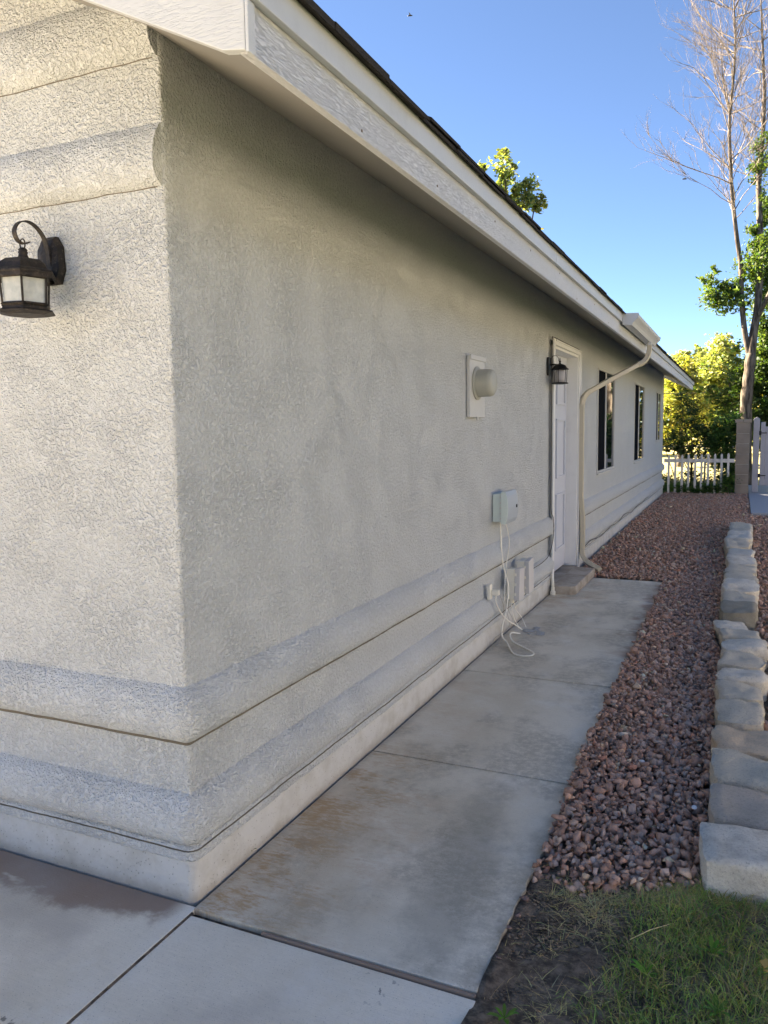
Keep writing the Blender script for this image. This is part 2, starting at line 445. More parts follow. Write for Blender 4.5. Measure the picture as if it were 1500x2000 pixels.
def wall_sheet(name, zs, offs, stations, mat, amp=.002, openings=(), solid=0, wob=0, **k):
    V = []; nS = len(stations); nz = len(zs)
    for (p, n) in stations:
        for z, o in zip(zs, offs):
            d = o + rough_(p, n, z, amp)
            zz = z + (wob*(mn.noise(Vector((p[0]*3, p[1]*3, z)))+.5*mn.noise(Vector((p[0]*11, p[1]*11, z*2)))) if wob else 0)
            V.append((p[0]+n[0]*d, p[1]+n[1]*d, zz))
    F = []
    for i in range(nS-1):
        (p, n), (q, n2) = stations[i], stations[i+1]
        for j in range(nz-1):
            if n[0] == 1. and n2[0] == 1.:
                yc = (p[1]+q[1])/2; zc = (zs[j]+zs[j+1])/2
                if any(a < yc < b and c < zc < d for a, b, c, d in openings): continue
            F.append((i*nz+j, (i+1)*nz+j, (i+1)*nz+j+1, i*nz+j+1))
    o = npmesh(name, V, F, mat, house, smooth=True)
    if not solid: o.data.set_sharp_from_angle(angle=R(42))
    if solid:
        md = o.modifiers.new('thickness', 'SOLIDIFY'); md.thickness = solid; md.offset = -1
    for kk, vv in k.items(): o[kk] = vv
    return o
ops = [DOOR]+WINS
ycuts = [v for o in ops for v in o[:2]]
zc = sorted(set([round(float(z), 4) for z in np.arange(-.1, 2.73, .026)]+[round(float(v), 4) for o in ops for v in o[2:]]+[2.74]))
main_st = path(ycuts)
wall_sheet('wall', zc, [0.]*len(zc), main_st, STUCCO, .0022, ops, solid=.16)
# gable above the front wall
m = MB(); m.prism([(0, 2.735), (XEND, 2.735), (XEND/2, 2.735-XEND/4)], 'y', .001, .16); m.build('gable', STUCCO, house)
m = MB(); m.box(XEND-.0, XEND+.16, .17, YEND, -.1, 2.74); m.build('wall', STUCCO, house)
m = MB(); m.box(XEND+.17, -.17, YEND-.16, YEND-.001, -.1, 2.74); m.prism([(-.17, 2.741), (XEND+.17, 2.741), (XEND/2, 2.735-XEND/4)], 'y', YEND-.16, YEND-.001); m.build('wall', STUCCO, house)
# bands (mouldings), profile z/offset, crisp undercut at the foot, faired at the head
def band(z0, z1, d, base=0., sharp=.006):
    h = z1-z0
    P = [(z0-.002, -.02), (z0-.001, base+.12*d), (z0+.03*h, base+.36*d), (z0+.08*h, base+.62*d), (z0+.15*h, base+.82*d), (z0+.25*h, base+.95*d), (z0+.38*h, base+d),
         (z0+.52*h, base+d*.97), (z0+.66*h, base+d*.85), (z0+.78*h, base+d*.65), (z0+.88*h, base+d*.40), (z0+.96*h, base+d*.14), (z0+1.02*h, -.008)]
    return [p[0] for p in P], [p[1] for p in P]
def split(st, a, b): return [s for s in st if s[1][0] != 1. or a <= s[0][1] <= b]
near = split(path([5.245]), -1, 5.2451); far_ = [s for s in path([6.475]) if s[1][0] == 1. and s[0][1] >= 6.4749]
def front_end(z0, z1, d):
    zz, oo = band(z0, z1, d); st = [s for s in path() if s[1][0] == 0. and s[0][0] < -.03]+[((-.014, 0.), (0., -1.)), ((-.006, 0.), (0., -1.))]
    wall_sheet('moulding', zz, oo, st, STUCCO, .0028, wob=.006)
    V = [(-.006, -(o), z) for z, o in zip(zz, oo)]
    me = MB(); me.b.faces.new([me.b.verts.new(v) for v in V]); me.build('moulding_end', STUCCO, house)
# side + front lower bands
for st in (near, far_):
    for z0, z1, d, b in ((.187, .358, .050, .004), (.533, .715, .054, .0)):
        zz, oo = band(z0, z1, d, b); wall_sheet('moulding', zz, oo, st, STUCCO, .002, wob=.0035)
    zz = [-.1, .04, .128, .134, .137]; oo = [.022, .022, .022, .018, -.02]
    wall_sheet('plinth', zz, oo, st, PLINTH, .0012)
    zz = [.136, .138, .15, .178, .186, .20]; oo = [-.02, .027, .031, .029, .024, -.02]
    wall_sheet('ledge', zz, oo, st, STUCCO, .0025, wob=.004)
DIRTSHADE = simple('crease_dirt_shade', (.15, .132, .105), .95)  # dirt on the upper front creases; shade under the lower bands painted in
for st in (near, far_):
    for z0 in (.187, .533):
        q = [z0-.013, z0-.012, z0+.004, z0+.008]; wall_sheet('crease', q, [-.004, .0034 if z0 > .3 else .034, .0045, -.004], st, DIRTSHADE, .0025, wob=.0035)
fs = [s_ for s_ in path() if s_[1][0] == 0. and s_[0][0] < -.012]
for z0 in (2.262, 2.632): wall_sheet('crease', [z0-.004, z0-.003, z0+.005, z0+.008], [-.004, .002, .0035, -.004], fs, DIRTSHADE, .0028, wob=.006)
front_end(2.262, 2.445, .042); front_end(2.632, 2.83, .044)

# roof
EX = .56; SL = .5
def und(x): return 2.695-SL*x if x > XEND/2 else 2.695-SL*(XEND-x)
Y0, Y1 = -.4, 17.25
xr = XEND/2; xl = XEND-EX
m = MB(); T0 = .125
m.prism([(EX, und(EX)+.012), (xr, und(xr)+.012), (xl, und(xl)+.012), (xl, und(xl)+T0), (xr, und(xr)+T0), (EX, und(EX)+T0)], 'y', Y0, Y1)
roof = m.build('roof', SHINGLE, house)
m = MB(); m.prism([(EX, und(EX)), (xr, und(xr)), (xl, und(xl)), (xl, und(xl)+.0115), (xr, und(xr)+.0115), (EX, und(EX)+.0115)], 'y', Y0, Y1)
m.build('soffit', SOFFIT, house)
# shingle courses
rs = random.Random(5)
def shingle_course(x, lift, n_y, last=True):
    y = Y0-.03
    k = 0
    while y < Y1:
        w = rs.uniform(.29, .34); dz = rs.uniform(0, .006); dx = rs.uniform(-.006, .009)
        b = MB()
        xa, xb = x+dx, x-.16
        za = und(EX)+T0+lift+(EX-x)*SL+dz*.5; zb = za+(xa-xb)*SL
        t = .009
        b.prism([(xa, za), (xb, zb), (xb, zb+t), (xa, za+t+dz*.4)], 'y', y+.002, min(y+w, Y1+.03)-.002)
        b.build('shingle', SHINGLE, roof); y += w; k += 1
shingle_course(.635, .014, 60); shingle_course(.63, .026, 60); shingle_course(.50, .028, 60)
# fascia in three boards, its trim in lengths with dark seams
def ylen(name, prof, cuts, mat, gap=.004, bev=.003):
    for a, b in zip(cuts[:-1], cuts[1:]):
        m = MB(); m.prism(prof, 'y', a+gap/2, b-gap/2); m.build(name, mat, house, bevel=bev)
ylen('fascia_board', [(.561, 2.352), (.587, 2.350), (.587, 2.53), (.561, 2.53)], [-.415, 4.98, 11.2, 17.27], FASCIA)
ylen('fascia_trim', [(.5875, 2.457), (.611, 2.455), (.613, 2.532), (.5875, 2.532)], [-.425, 2.62, 4.98, 8.2, 12.4, 17.28], TRIM, gap=.006)
# rake boards at both gables (right slope and left slope)
for yy in (-.427, 17.251):
    a, b = yy, yy+.026
    m = MB(); m.prism([(.585, 2.352), (.525, 2.362), (.50, 2.375), (xr+.001, und(xr)-.07), (xr+.001, und(xr)+.135), (.585, und(.585)+.125)], 'y', a, b); m.build('rake_board', RAKE, house, bevel=.003)
    m = MB(); m.prism([(xl, und(xl)-.05), (xr-.001, und(xr)-.07), (xr-.001, und(xr)+.135), (xl, und(xl)+.125)], 'y', a, b); m.build('rake_board', RAKE, house, bevel=.003)
m = MB(); m.box(.588, .596, -.43, -.402, 2.345, 2.454); m.build('corner_trim', RAKE, house, bevel=.002)
m = MB(); m.box(xl-.025, xl-.001, -.4, 17.25, und(xl)-.05, und(xl)+.13); m.build('fascia_board', FASCIA, house)

# windows
for (a, b, c, d) in WINS:
    m = MB(); t = .022
    for q in ((a+.001, a+t, c+.001, d-.001), (b-t, b-.001, c+.001, d-.001), (a+t, b-t, c+.001, c+t), (a+t, b-t, d-t, d-.001)):
        m.box(-.05, .011, q[0], q[1], q[2], q[3])
    f = m.build('window', WINFR, house, bevel=.003)
    mid = (a+b)/2
    m = MB(); m.box(-.04, -.001, mid-.028, mid+.028, c+t, d-t); m.build('sash_bar', WINFR, f, bevel=.003)
    m = MB(); m.box(-.016, -.012, a+t, mid-.03, c+t, d-t); m.build('insect_screen', DARK, f)
    m = MB(); m.box(-.010, -.006, mid+.03, b-t, c+t, d-t); m.build('pane', PANE, f)
    m = MB(); m.box(.002, .03, a-.02, b+.02, c-.022, c-.002); m.build('window_sill', WINFR, f, bevel=.003)
    
# door
ya, yb, _, zt = DOOR; zb = .055
m = MB(); m.box(-.17, .03, ya+.002, ya+.03, zb, zt-.002); m.box(-.17, .03, yb-.03, yb-.002, zb, zt-.002); m.box(-.17, .03, ya+.03, yb-.03, zt-.03, zt-.002)
df = m.build('door_frame', WHITE, house, bevel=.003)
m = MB()
for q in ((ya-.055, ya+.002, 0.05, zt+.05), (yb-.002, yb+.058, .01, zt+.05)): m.box(.031, .047, *q)
m.box(.031, .047, ya+.002, yb-.002, zt-.002, zt+.05)
m.build('casing', WHITE, df, bevel=.005)
m = MB()
for q in ((yb+.04, yb+.054, .012, zt+.03),): m.box(.0475, .055, *q)
m.box(.0475, .055, ya, yb+.054, zt+.032, zt+.046)
m.build('casing_bead', WHITE, df, bevel=.003)
m = MB(); m.box(-.13, -.088, ya+.031, yb-.031, zb+.02, zt-.031); door = m.build('door', DOORW, house, bevel=.002)
for zz0, zz1 in ((.28, .86), (1.02, 1.62), (1.76, 2.08)):
    for a, b in ((ya+.14, (ya+yb)/2-.05), ((ya+yb)/2+.05, yb-.14)):
        m = MB(); w = .022
        m.box(-.088, -.072, a, a+w, zz0, zz1); m.box(-.088, -.072, b-w, b, zz0, zz1); m.box(-.088, -.072, a+w, b-w, zz0, zz0+w); m.box(-.088, -.072, a+w, b-w, zz1-w, zz1)
        m.box(-.0875, -.083, a+.06, b-.06, zz0+.06, zz1-.06)
        m.build('door_panel', DOORW, door, bevel=.003)
m = MB(); m.lathe([(.012, -.088), (.03, -.086), (.03, -.08), (.012, -.075), (.012, -.05), (.027, -.04), (.03, -.025), (.02, -.012), (.004, -.010)], 16, (0, ya+.11, 1.02), 'x'); m.build('door_knob', BLACKM, door, smooth=True)
m = MB(); m.box(-.15, .036, ya+.004, yb-.004, .0, zb-.002); m.build('door_sill', STEPC, house, bevel=.004)
# interior floor keeps the rooms dark
m = MB(); m.box(XEND+.2, -.18, .2, YEND-.2, -.05, .02); m.build('floor', simple('interior_floor', (.08, .06, .05)), house)

# doorstep
st = empty('doorstep', (.14, 5.7, 0)); tag(st, 'low concrete doorstep in front of the white side door', 'step')
m = MB(); m.prism([(.048, 5.16), (.215, 5.17), (.262, 5.20), (.27, 6.2), (.048, 6.24)], 'z', -.01, .082); m.build('block', STEPC, st, bevel=.012, seg=3)

# nail heads and knots on the fascia, a few straps
for k in range(26):
    yy = .1+k*.66+random.uniform(-.1, .1); zz = random.choice((2.375, 2.43))+random.uniform(-.008, .008)
    m = MB(); m.lathe([(.0045, .5868), (.0045, .5884), (.002, .5890)], 7, (0, yy, zz), 'x'); m.build('nail', simple('nail_rust', (.20, .15, .11)) if k == 0 else bpy.data.materials['nail_rust'], house)
# gutter + downspout
gut = empty('gutter', (.66, 5.4, 2.42)); tag(gut, 'short white gutter section hung on the fascia with open top', 'gutter')
gp = [(.6145, 2.528), (.6145, 2.432), (.690, 2.424), (.706, 2.452), (.722, 2.470), (.742, 2.488), (.748, 2.512), (.742, 2.520)]
gi = [(x-.0025 if x > .66 else x+.0025, z+.003) for x, z in gp]
m = MB(); m.prism(gp+gi[::-1], 'y', 5.38, 7.45); m.build('channel', GUTTERM, gut)
gcap = [(.613, 2.530), (.613, 2.430), (.691, 2.4215), (.708, 2.450), (.724, 2.468), (.744, 2.486), (.750, 2.512), (.748, 2.524)]
for a, b in ((5.372, 5.3795), (7.4505, 7.458)):
    m = MB(); m.prism(gcap, 'y', a, b); m.build('end_cap', GUTTERM, gut)
m = MB(); m.box(.66, .70, 6.98, 7.04, 2.395, 2.4255); m.build('outlet', GUTTERM, gut)
ds = empty('downspout', (.07, 6.5, .1)); tag(ds, 'cream downspout running from the gutter diagonally to the wall and down beside the door', 'downspout')
sec = [(a*.86, b*.86) for a, b in [(.028, .021), (.022, .028), (-.022, .028), (-.028, .021), (-.028, -.021), (-.022, -.028), (.022, -.028), (.028, -.021)]]
def bez(P, n):
    P = [Vector(p) for p in P]; out = []
    for i in range(n+1):
        t = i/n; Q = P
        while len(Q) > 1: Q = [a.lerp(b, t) for a, b in zip(Q[:-1], Q[1:])]
        out.append(Q[0])
    return out
Q0 = bez([(.68, 7.01, 2.41), (.68, 7.02, 2.22), (.57, 6.92, 2.19)], 14)
rr = [1.0+.05*(i % 2) for i in range(15)]
m = MB(); m.tube(Q0, rr, sec=sec); m.build('elbow', SPOUT, ds, smooth='auto')
m = MB(); m.tube([(.575, 6.925, 2.192), (.32, 6.70, 2.03), (.13, 6.535, 1.905)], 1.0, sec=sec); m.build('pipe', SPOUT, ds, smooth='auto')
Q1 = bez([(.14, 6.545, 1.912), (.066, 6.48, 1.862), (.066, 6.48, 1.76)], 10)
m = MB(); m.tube(Q1, [1.03+.04*(i % 2) for i in range(11)], sec=sec); m.build('elbow', SPOUT, ds, smooth='auto')
m = MB(); m.tube([(.066, 6.48, 1.78), (.066, 6.48, 1.72)], 1.06, sec=sec)
m.build('collar', SPOUT, ds, smooth='auto')
m = MB(); m.tube([(.066, 6.48, 1.73), (.066, 6.48, .85), (.066, 6.48, .775)], 1, sec=sec); m.build('pipe', SPOUT, ds, smooth='auto')
m = MB(); m.tube([(.066, 6.48, .79), (.072, 6.485, .70), (.083, 6.49, .58), (.085, 6.49, .47)], 1.05, sec=sec); m.build('pipe', SPOUT, ds, smooth='auto')
m = MB(); m.tube([(.085, 6.49, .49), (.085, 6.49, .44)], 1.12, sec=sec); m.build('collar', SPOUT, ds, smooth='auto')
m = MB(); m.tube([(.085, 6.49, .46), (.085, 6.49, .20)], 1, sec=sec); m.build('pipe', SPOUT, ds, smooth='auto')
Q2 = bez([(.085, 6.49, .22), (.085, 6.48, .12), (.15, 6.42, .09), (.30, 6.30, .055)], 16)
m = MB(); m.tube(Q2, [1.02+.05*(i % 2) for i in range(17)], sec=sec); m.build('elbow', SPOUT, ds, smooth='auto')

# round vent on its plate
v = empty('wall_vent', (0, 2.99, 1.6)); tag(v, 'round beige vent cap on a tall white wall plate', 'vent')
m = MB(); m.box(.003, .028, 2.83, 3.15, 1.60, 1.99); m.build('plate', PLATEG, v, bevel=.006)
m = MB(); m.box(.0285, .036, 2.825, 3.155, 1.965, 1.995); m.box(.0285, .034, 2.96, 2.99, 1.585, 1.606); m.build('plate_lip', PLATEG, v, bevel=.002)
m = MB(); m.lathe([(.105, .0285), (.108, .036), (.098, .042)], 40, (0, 2.97, 1.82), 'x'); m.build('ring', VENTG, v, smooth='auto')
m = MB(); m.lathe([(.088, .0425), (.088, .115), (.082, .135), (.068, .145), (.03, .148)], 40, (0, 2.97, 1.82), 'x'); m.build('cap', VENTG, v, smooth='auto')
# telephone box
tb = empty('telephone_box', (0, 3.5, .86)); tag(tb, 'pale green telephone junction box with curved grey cover on the wall', 'junction box')
m = MB(); m.box(.004, .068, 3.40, 3.66, .865, 1.066); m.build('body', PALEGREEN, tb, bevel=.006)
m = MB()
oz = [(.0685, .855), (.0685, 1.078), (.100, 1.082), (.113, 1.05), (.119, 1.0), (.121, .965), (.119, .93), (.113, .88), (.100, .851)]
m.prism([(x, z) for x, z in oz], 'y', 3.388, 3.394); m.build('cover_side', PALEGREEN, tb, bevel=.002)
m = MB(); m.prism(oz, 'y', 3.3945, 3.67); m.build('cover', COVERBLUE, tb, bevel=.003)
m = MB()
for k in range(5): m.box(.062, .0695, 3.385, 3.3995, .885+k*.038, .897+k*.038)
m.build('hinge', GREYLID, tb)
m = MB(); m.lathe([(.012, .0), (.012, .006)], 12, (.1195, 3.62, .965), 'x'); m.build('lock', BLACKM, tb)
def jbox(name, y, z0, z1, w, d, x0, tilt, label):
    e = empty(name, (x0, y, z0)); tag(e, label, 'junction box', group=None)
    rot = Matrix.Rotation(tilt, 3, 'X'); piv = (x0, y, z0)
    m = MB(); m.box(x0, x0+d*.6, y, y+w, z0, z1, rot, piv); m.build('body', CREAM, e, bevel=.004)
    m = MB(); m.box(x0+d*.6+.001, x0+d, y-.005, y+w+.005, z0-.006, z1+.006, rot, piv); m.build('lid', GREYLID, e, bevel=.004)
    m = MB()
    for k in range(3): m.box(x0+d*.5, x0+d*.75, y-.010, y-.0055, z0+.03+k*(z1-z0-.08)/2, z0+.05+k*(z1-z0-.08)/2, rot, piv)
    m.build('latch', CREAM, e, kind='stuff')
    m = MB(); m.box(x0+.02, x0+.045, y+.02, y+.06, z0-.03, z0-.001, rot, piv); m.build('cable_gland', CREAM, e, bevel=.003)
jbox('cable_box', 3.60, .27, .495, .13, .10, .05, R(-5), 'nearer cream box with grey lid tilted against the wall, cables below')
jbox('cable_box', 3.92, .26, .505, .14, .095, .05, R(3), 'farther cream box with grey lid, partly behind the tilted box')
ob = empty('cable_outlet', (.03, 3.23, .36)); tag(ob, 'small cream outlet plate with plug low on the wall', 'outlet')
m = MB(); m.box(.026, .046, 3.20, 3.26, .345, .45); m.build('plate', CREAM, ob, bevel=.003)
m = MB(); m.box(.0465, .10, 3.225, 3.262, .372, .41); m.build('plug', CREAM, ob, bevel=.006)

def crv(P, n=8):
    """Catmull-Rom through points"""
    P = [Vector(p) for p in P]; P = [P[0]*2-P[1]]+P+[P[-1]*2-P[-2]]; out = []
    for i in range(1, len(P)-2):
        a, b, c, d = P[i-1:i+3]
        for k in range(n):
            t = k/n; out.append(.5*((2*b)+(c-a)*t+(2*a-5*b+4*c-d)*t*t+(3*b-a-3*c+d)*t**3))
    out.append(P[-2]); return out
def cable(name, P, r, mat, label, cat='cable', n=6):
    m = MB(); m.tube(crv(P), r, n=6); o = m.build(name, mat, smooth=True); return tag(o, label, cat)
cable('white_cable', [(.045, 3.46, .868), (.047, 3.47, .72), (.054, 3.50, .55), (.085, 3.53, .38), (.09, 3.46, .22), (.085, 3.37, .12), (.09, 3.36, .05), (.13, 3.33, .02), (.24, 3.12, .006), (.34, 3.10, .007), (.36, 3.18, .006), (.27, 3.28, .01), (.16, 3.38, .02), (.12, 3.47, .05), (.15, 3.62, .015)], .0056, WIREW, 'thick white cable hanging from the green box and looping over the walk')
cable('white_cable', [(.06, 3.52, .868), (.068, 3.58, .78), (.072, 3.6, .68), (.066, 3.56, .56), (.075, 3.48, .46), (.09, 3.42, .38), (.09, 3.42, .3)], .0036, WIREW, 'thin white cable leaving the green box and crossing the thick one')
cable('white_cable', [(.075, 3.245, .372), (.075, 3.25, .32), (.09, 3.34, .22), (.10, 3.5, .13), (.11, 3.62, .08), (.15, 3.68, .03)], .0052, WIREW, 'white cable running from the small outlet plug down to the walk')
cable('grey_cable', [(.08, 3.62, .24), (.09, 3.64, .16), (.10, 3.68, .09), (.14, 3.70, .02)], .003, WIREW, 'cable dropping from the tilted box to the patch of walk')
cable('grey_cable', [(.095, 3.65, .24), (.10, 3.70, .17), (.12, 3.78, .10), (.15, 3.80, .02)], .003, WIREW, 'right-hand cable dropping from the tilted box to the walk')
for k, (lab, dy) in enumerate((('thin grey wire bundle behind the thick white cable, leftmost strand', -.02), ('thin grey wire bending under the tilted box', .03), ('thin grey wire curling along the wall foot', -.1))):
    cable('thin_wire', [(.055, 3.52+dy, .33), (.07, 3.56+dy, .25), (.06, 3.6+dy, .18), (.10, 3.55+dy*2, .10), (.075, 3.40+dy*2, .05+.01*k), (.08, 3.24+dy, .012)], .0018, paint('thin_wire_%d' % k, (.35, .33, .30), .5), lab)
black = [(.06, 4.02, .42), (.052, 4.1, .40), (.05, 4.2, .37), (.054, 4.3, .345), (.054, 4.42, .362), (.054, 4.7, .36), (.052, 4.95, .372), (.05, 5.08, .41), (.052, 5.175, .50), (.055, 5.19, .60), (.052, 5.19, .70), (.028, 5.192, .80), (.026, 5.195, 1.2), (.026, 5.19, 1.8), (.028, 5.18, 2.2), (.03, 5.19, 2.33), (.03, 5.26, 2.345), (.03, 5.7, 2.343), (.03, 6.2, 2.342), (.032, 6.40, 2.34), (.035, 6.49, 2.33), (.038, 6.51, 2.29), (.036, 6.545, 2.2)]
cable('black_cable', black, .0032, WIREB, 'black cable from the cream boxes up and over the door frame')
wav = [(.06, 6.62, .20)]+[(.063+.004*math.sin(k*2.1), 6.62+k*.42, .215+.016*math.sin(k*1.7)+.012*math.sin(k*.9+1)) for k in range(1, 17)]
cable('black_cable', wav, .004, WIREB, 'black cable draped along the lower moulding past the downspout')
cp = empty('conduit_stub', (.045, 5.13, 0)); tag(cp, 'short white conduit stub at the wall foot beside the doorstep', 'pipe')
m = MB(); m.lathe([(.024, 0), (.026, .03), (.018, .036), (.018, .07)], 14, (.066, 5.12, .002)); m.build('fitting', CREAM, cp, smooth='auto')
m = MB(); m.tube([(.066, 5.12, .07), (.062, 5.13, .12), (.05, 5.15, .19)], [.015, .014, .012], n=10); m.build('pipe', CREAM, cp, smooth=True)
pc = MB()
for k in range(9):
    a = random.uniform(0, 6.28); pc.lathe([(.01, .0), (random.uniform(.02, .04), .004), (.012, .011)], 7, (.20+random.uniform(-.05, .09), 3.72+random.uniform(-.1, .16), .001), ph=a)
tag(pc.build('sealant_patch', simple('pale_sealant', (.42, .42, .41), .8)), 'pale smear of dried sealant on the walk under the cables', 'sealant')

# lanterns -------------------------------------------------------
def hexring(m, c, r0, r1, z0, z1, n=6, ph=0):
    m.lathe([(r0, z0), (r1, z1)], n, c, ph=ph)
def lantern_front():
    X, Yc = -.452, -.132; ph = R(0)
    e = empty('wall_lantern', (X, 0, 2.0)); tag(e, 'weathered bronze hexagonal lantern on scroll arm, on the front wall', 'wall lamp')
    # octagonal back plate, domed
    o8 = [(-.028, .078), (.028, .078), (.050, .045), (.054, -.03), (.036, -.072), (-.036, -.072), (-.054, -.03), (-.050, .045)]
    b = MB(); cz = 2.082; X8 = -.465
    rings = []
    for yy, s in ((-.001, 1.0), (-.012, 1.0), (-.024, .86), (-.030, .5)):
        rings.append([b.b.verts.new((X8+p[0]*s, yy, cz+p[1]*s)) for p in o8])
    for i in range(3):
        for j in range(8): b.b.faces.new((rings[i][j], rings[i][(j+1) % 8], rings[i+1][(j+1) % 8], rings[i+1][j]))
    b.b.faces.new(rings[0]); b.b.faces.new(rings[-1]); b.build('back_plate', BRONZE, e)
    # scroll strap
    P = crv([(X-.002, -.030, 2.065), (X, -.038, 2.12), (X, -.052, 2.155), (X, -.082, 2.180), (X, -.116, 2.186), (X, -.146, 2.172), (X, -.160, 2.146), (X, -.150, 2.122), (X, -.128, 2.115), (X, -.108, 2.124)], 6)
    b = MB(); b.tube(P, 1, sec=[(.0016, .0085), (-.0016, .0085), (-.0016, -.0085), (.0016, -.0085)], up=Vector((0, 1, 0))); b.build('scroll_arm', BRONZE, e)
    b = MB(); b.tube([(X+.011*math.cos(t), Yc, 2.113+.016*math.sin(t)) for t in np.linspace(0, 2*math.pi, 17)], .0021, n=6); b.build('ring', BRONZE, e, smooth=True)
    b = MB(); b.lathe([(.020, 2.066), (.014, 2.078), (.0125, 2.084), (.015, 2.088), (.012, 2.092), (.014, 2.096), (.008, 2.102)], 16, (X, Yc, 0)); b.build('finial', BRONZE, e, smooth=True)
    rz = R(12)
    b = MB(); b.lathe([(.1, 2.016), (.101, 2.022), (.098, 2.027), (.082, 2.034), (.074, 2.050), (.056, 2.064), (.020, 2.070)], 6, (X, Yc, 0), ph=rz); b.build('lamp_roof', BRONZE, e, bevel=.002)
    b = MB(); b.tube([(X, Yc+.06, 2.035), (X, -.02, 2.03)], .012, n=8); b.build('neck', BRONZE, e, smooth=True)
    # scalloped skirt
    b = MB()
    for k in range(6):
        a0 = rz+k*math.pi/3; a1 = a0+math.pi/3
        p0 = Vector((math.cos(a0), math.sin(a0)))*.097; p1 = Vector((math.cos(a1), math.sin(a1)))*.097
        q = []; N = 8
        top = [(X+p0.x+(p1.x-p0.x)*i/N, Yc+p0.y+(p1.y-p0.y)*i/N, 2.017) for i in range(N+1)]
        bot = [(t[0], t[1], 2.006-.004*(i % 2)) for i, t in enumerate(top)]
        A = [b.b.verts.new(t) for t in top]; B = [b.b.verts.new(t) for t in bot]
        for i in range(N): b.b.faces.new((A[i], A[i+1], B[i+1], B[i]))
    b.build('skirt', BRONZE, e)
    # cage: posts, rails, panes
    rb, rt = .071, .077
    for k in range(6):
        a0 = rz+k*math.pi/3; a1 = a0+math.pi/3
        b = MB(); b.tube([(X+rb*math.cos(a0), Yc+rb*math.sin(a0), 1.918), (X+rt*math.cos(a0), Yc+rt*math.sin(a0), 2.014)], .0045, n=4); b.build('post', BRONZE, e)
        b = MB(); f = .93
        vs_ = [b.b.verts.new((X+r*f*math.cos(a), Yc+r*f*math.sin(a), z)) for r, a, z in ((rb, a0, 1.924), (rb, a1, 1.924), (rt, a1, 2.010), (rt, a0, 2.010))]
        b.b.faces.new(vs_); b.build('pane', LAMPG, e)
    b = MB(); b.tube([(X+.077*math.cos(rz+k*math.pi/3), Yc+.077*math.sin(rz+k*math.pi/3), 2.008) for k in range(7)], .005, n=4)
    b.tube([(X+.072*math.cos(rz+k*math.pi/3), Yc+.072*math.sin(rz+k*math.pi/3), 1.925) for k in range(7)], .006, n=4); b.build('rail', BRONZE, e)
    b = MB(); b.lathe([(.062, 1.896), (.092, 1.903), (.092, 1.906), (.074, 1.912), (.072, 1.924)], 6, (X, Yc, 0), ph=rz); b.build('base', BRONZE, e)
    b = MB(); b.lathe([(.010, 1.925), (.012, 1.945), (.022, 1.965), (.024, 1.98), (.014, 1.996)], 16, (X, Yc, 0)); b.build('bulb', simple('bulb_glass', (.75, .74, .68), .2), e, smooth=True)
lantern_front()
def lantern_door():
    Xc, Y, z = .11, 5.14, 2.0
    e = empty('wall_lantern', (0, Y, z)); tag(e, 'small black lantern with clear sides on the wall beside the door', 'wall lamp')
    b = MB(); b.prism([(Y-.045, 1.995), (Y+.045, 1.995), (Y+.05, 2.02), (Y+.05, 2.13), (Y+.045, 2.155), (Y-.045, 2.155), (Y-.05, 2.13), (Y-.05, 2.02)], 'x', .002, .022); b.build('back_plate', BLACKM, e, bevel=.004)
    b = MB(); b.tube([(.02, Y, 2.09), (.06, Y, 2.092), (Xc, Y, 2.085)], .007); b.build('arm', BLACKM, e, smooth=True)
    b = MB(); b.lathe([(.078, 2.042), (.08, 2.046), (.062, 2.062), (.05, 2.078), (.035, 2.088), (.014, 2.094)], 20, (Xc, Y, 0)); b.build('lamp_roof', BLACKM, e, smooth='auto')
    b = MB(); b.lathe([(.013, 2.094), (.008, 2.105), (.011, 2.115), (.006, 2.125), (.004, 2.14), (.001, 2.15)], 12, (Xc, Y, 0)); b.build('finial', BLACKM, e, smooth=True)
    b = MB(); b.tube([(.022, Y, 2.09), (.026, Y, 2.14), (.05, Y, 2.168), (.08, Y, 2.168), (.098, Y, 2.145), (.098, Y, 2.12)], .0025, n=6); b.build('hook', BLACKM, e, smooth=True)
    for k in range(6):
        a = R(30+60*k); b = MB(); b.tube([(Xc+.062*math.cos(a), Y+.062*math.sin(a), 1.925), (Xc+.066*math.cos(a), Y+.066*math.sin(a), 2.044)], .0035, n=5); b.build('post', BLACKM, e)
    b = MB(); b.lathe([(.04, 1.914), (.074, 1.918), (.076, 1.924), (.066, 1.930)], 20, (Xc, Y, 0)); b.build('base', BLACKM, e, smooth='auto')
    b = MB(); b.lathe([(.040, 1.930), (.044, 1.96), (.044, 2.02), (.038, 2.040)], 20, (Xc, Y, 0)); b.build('glass', FROST, e, smooth=True)
lantern_door()

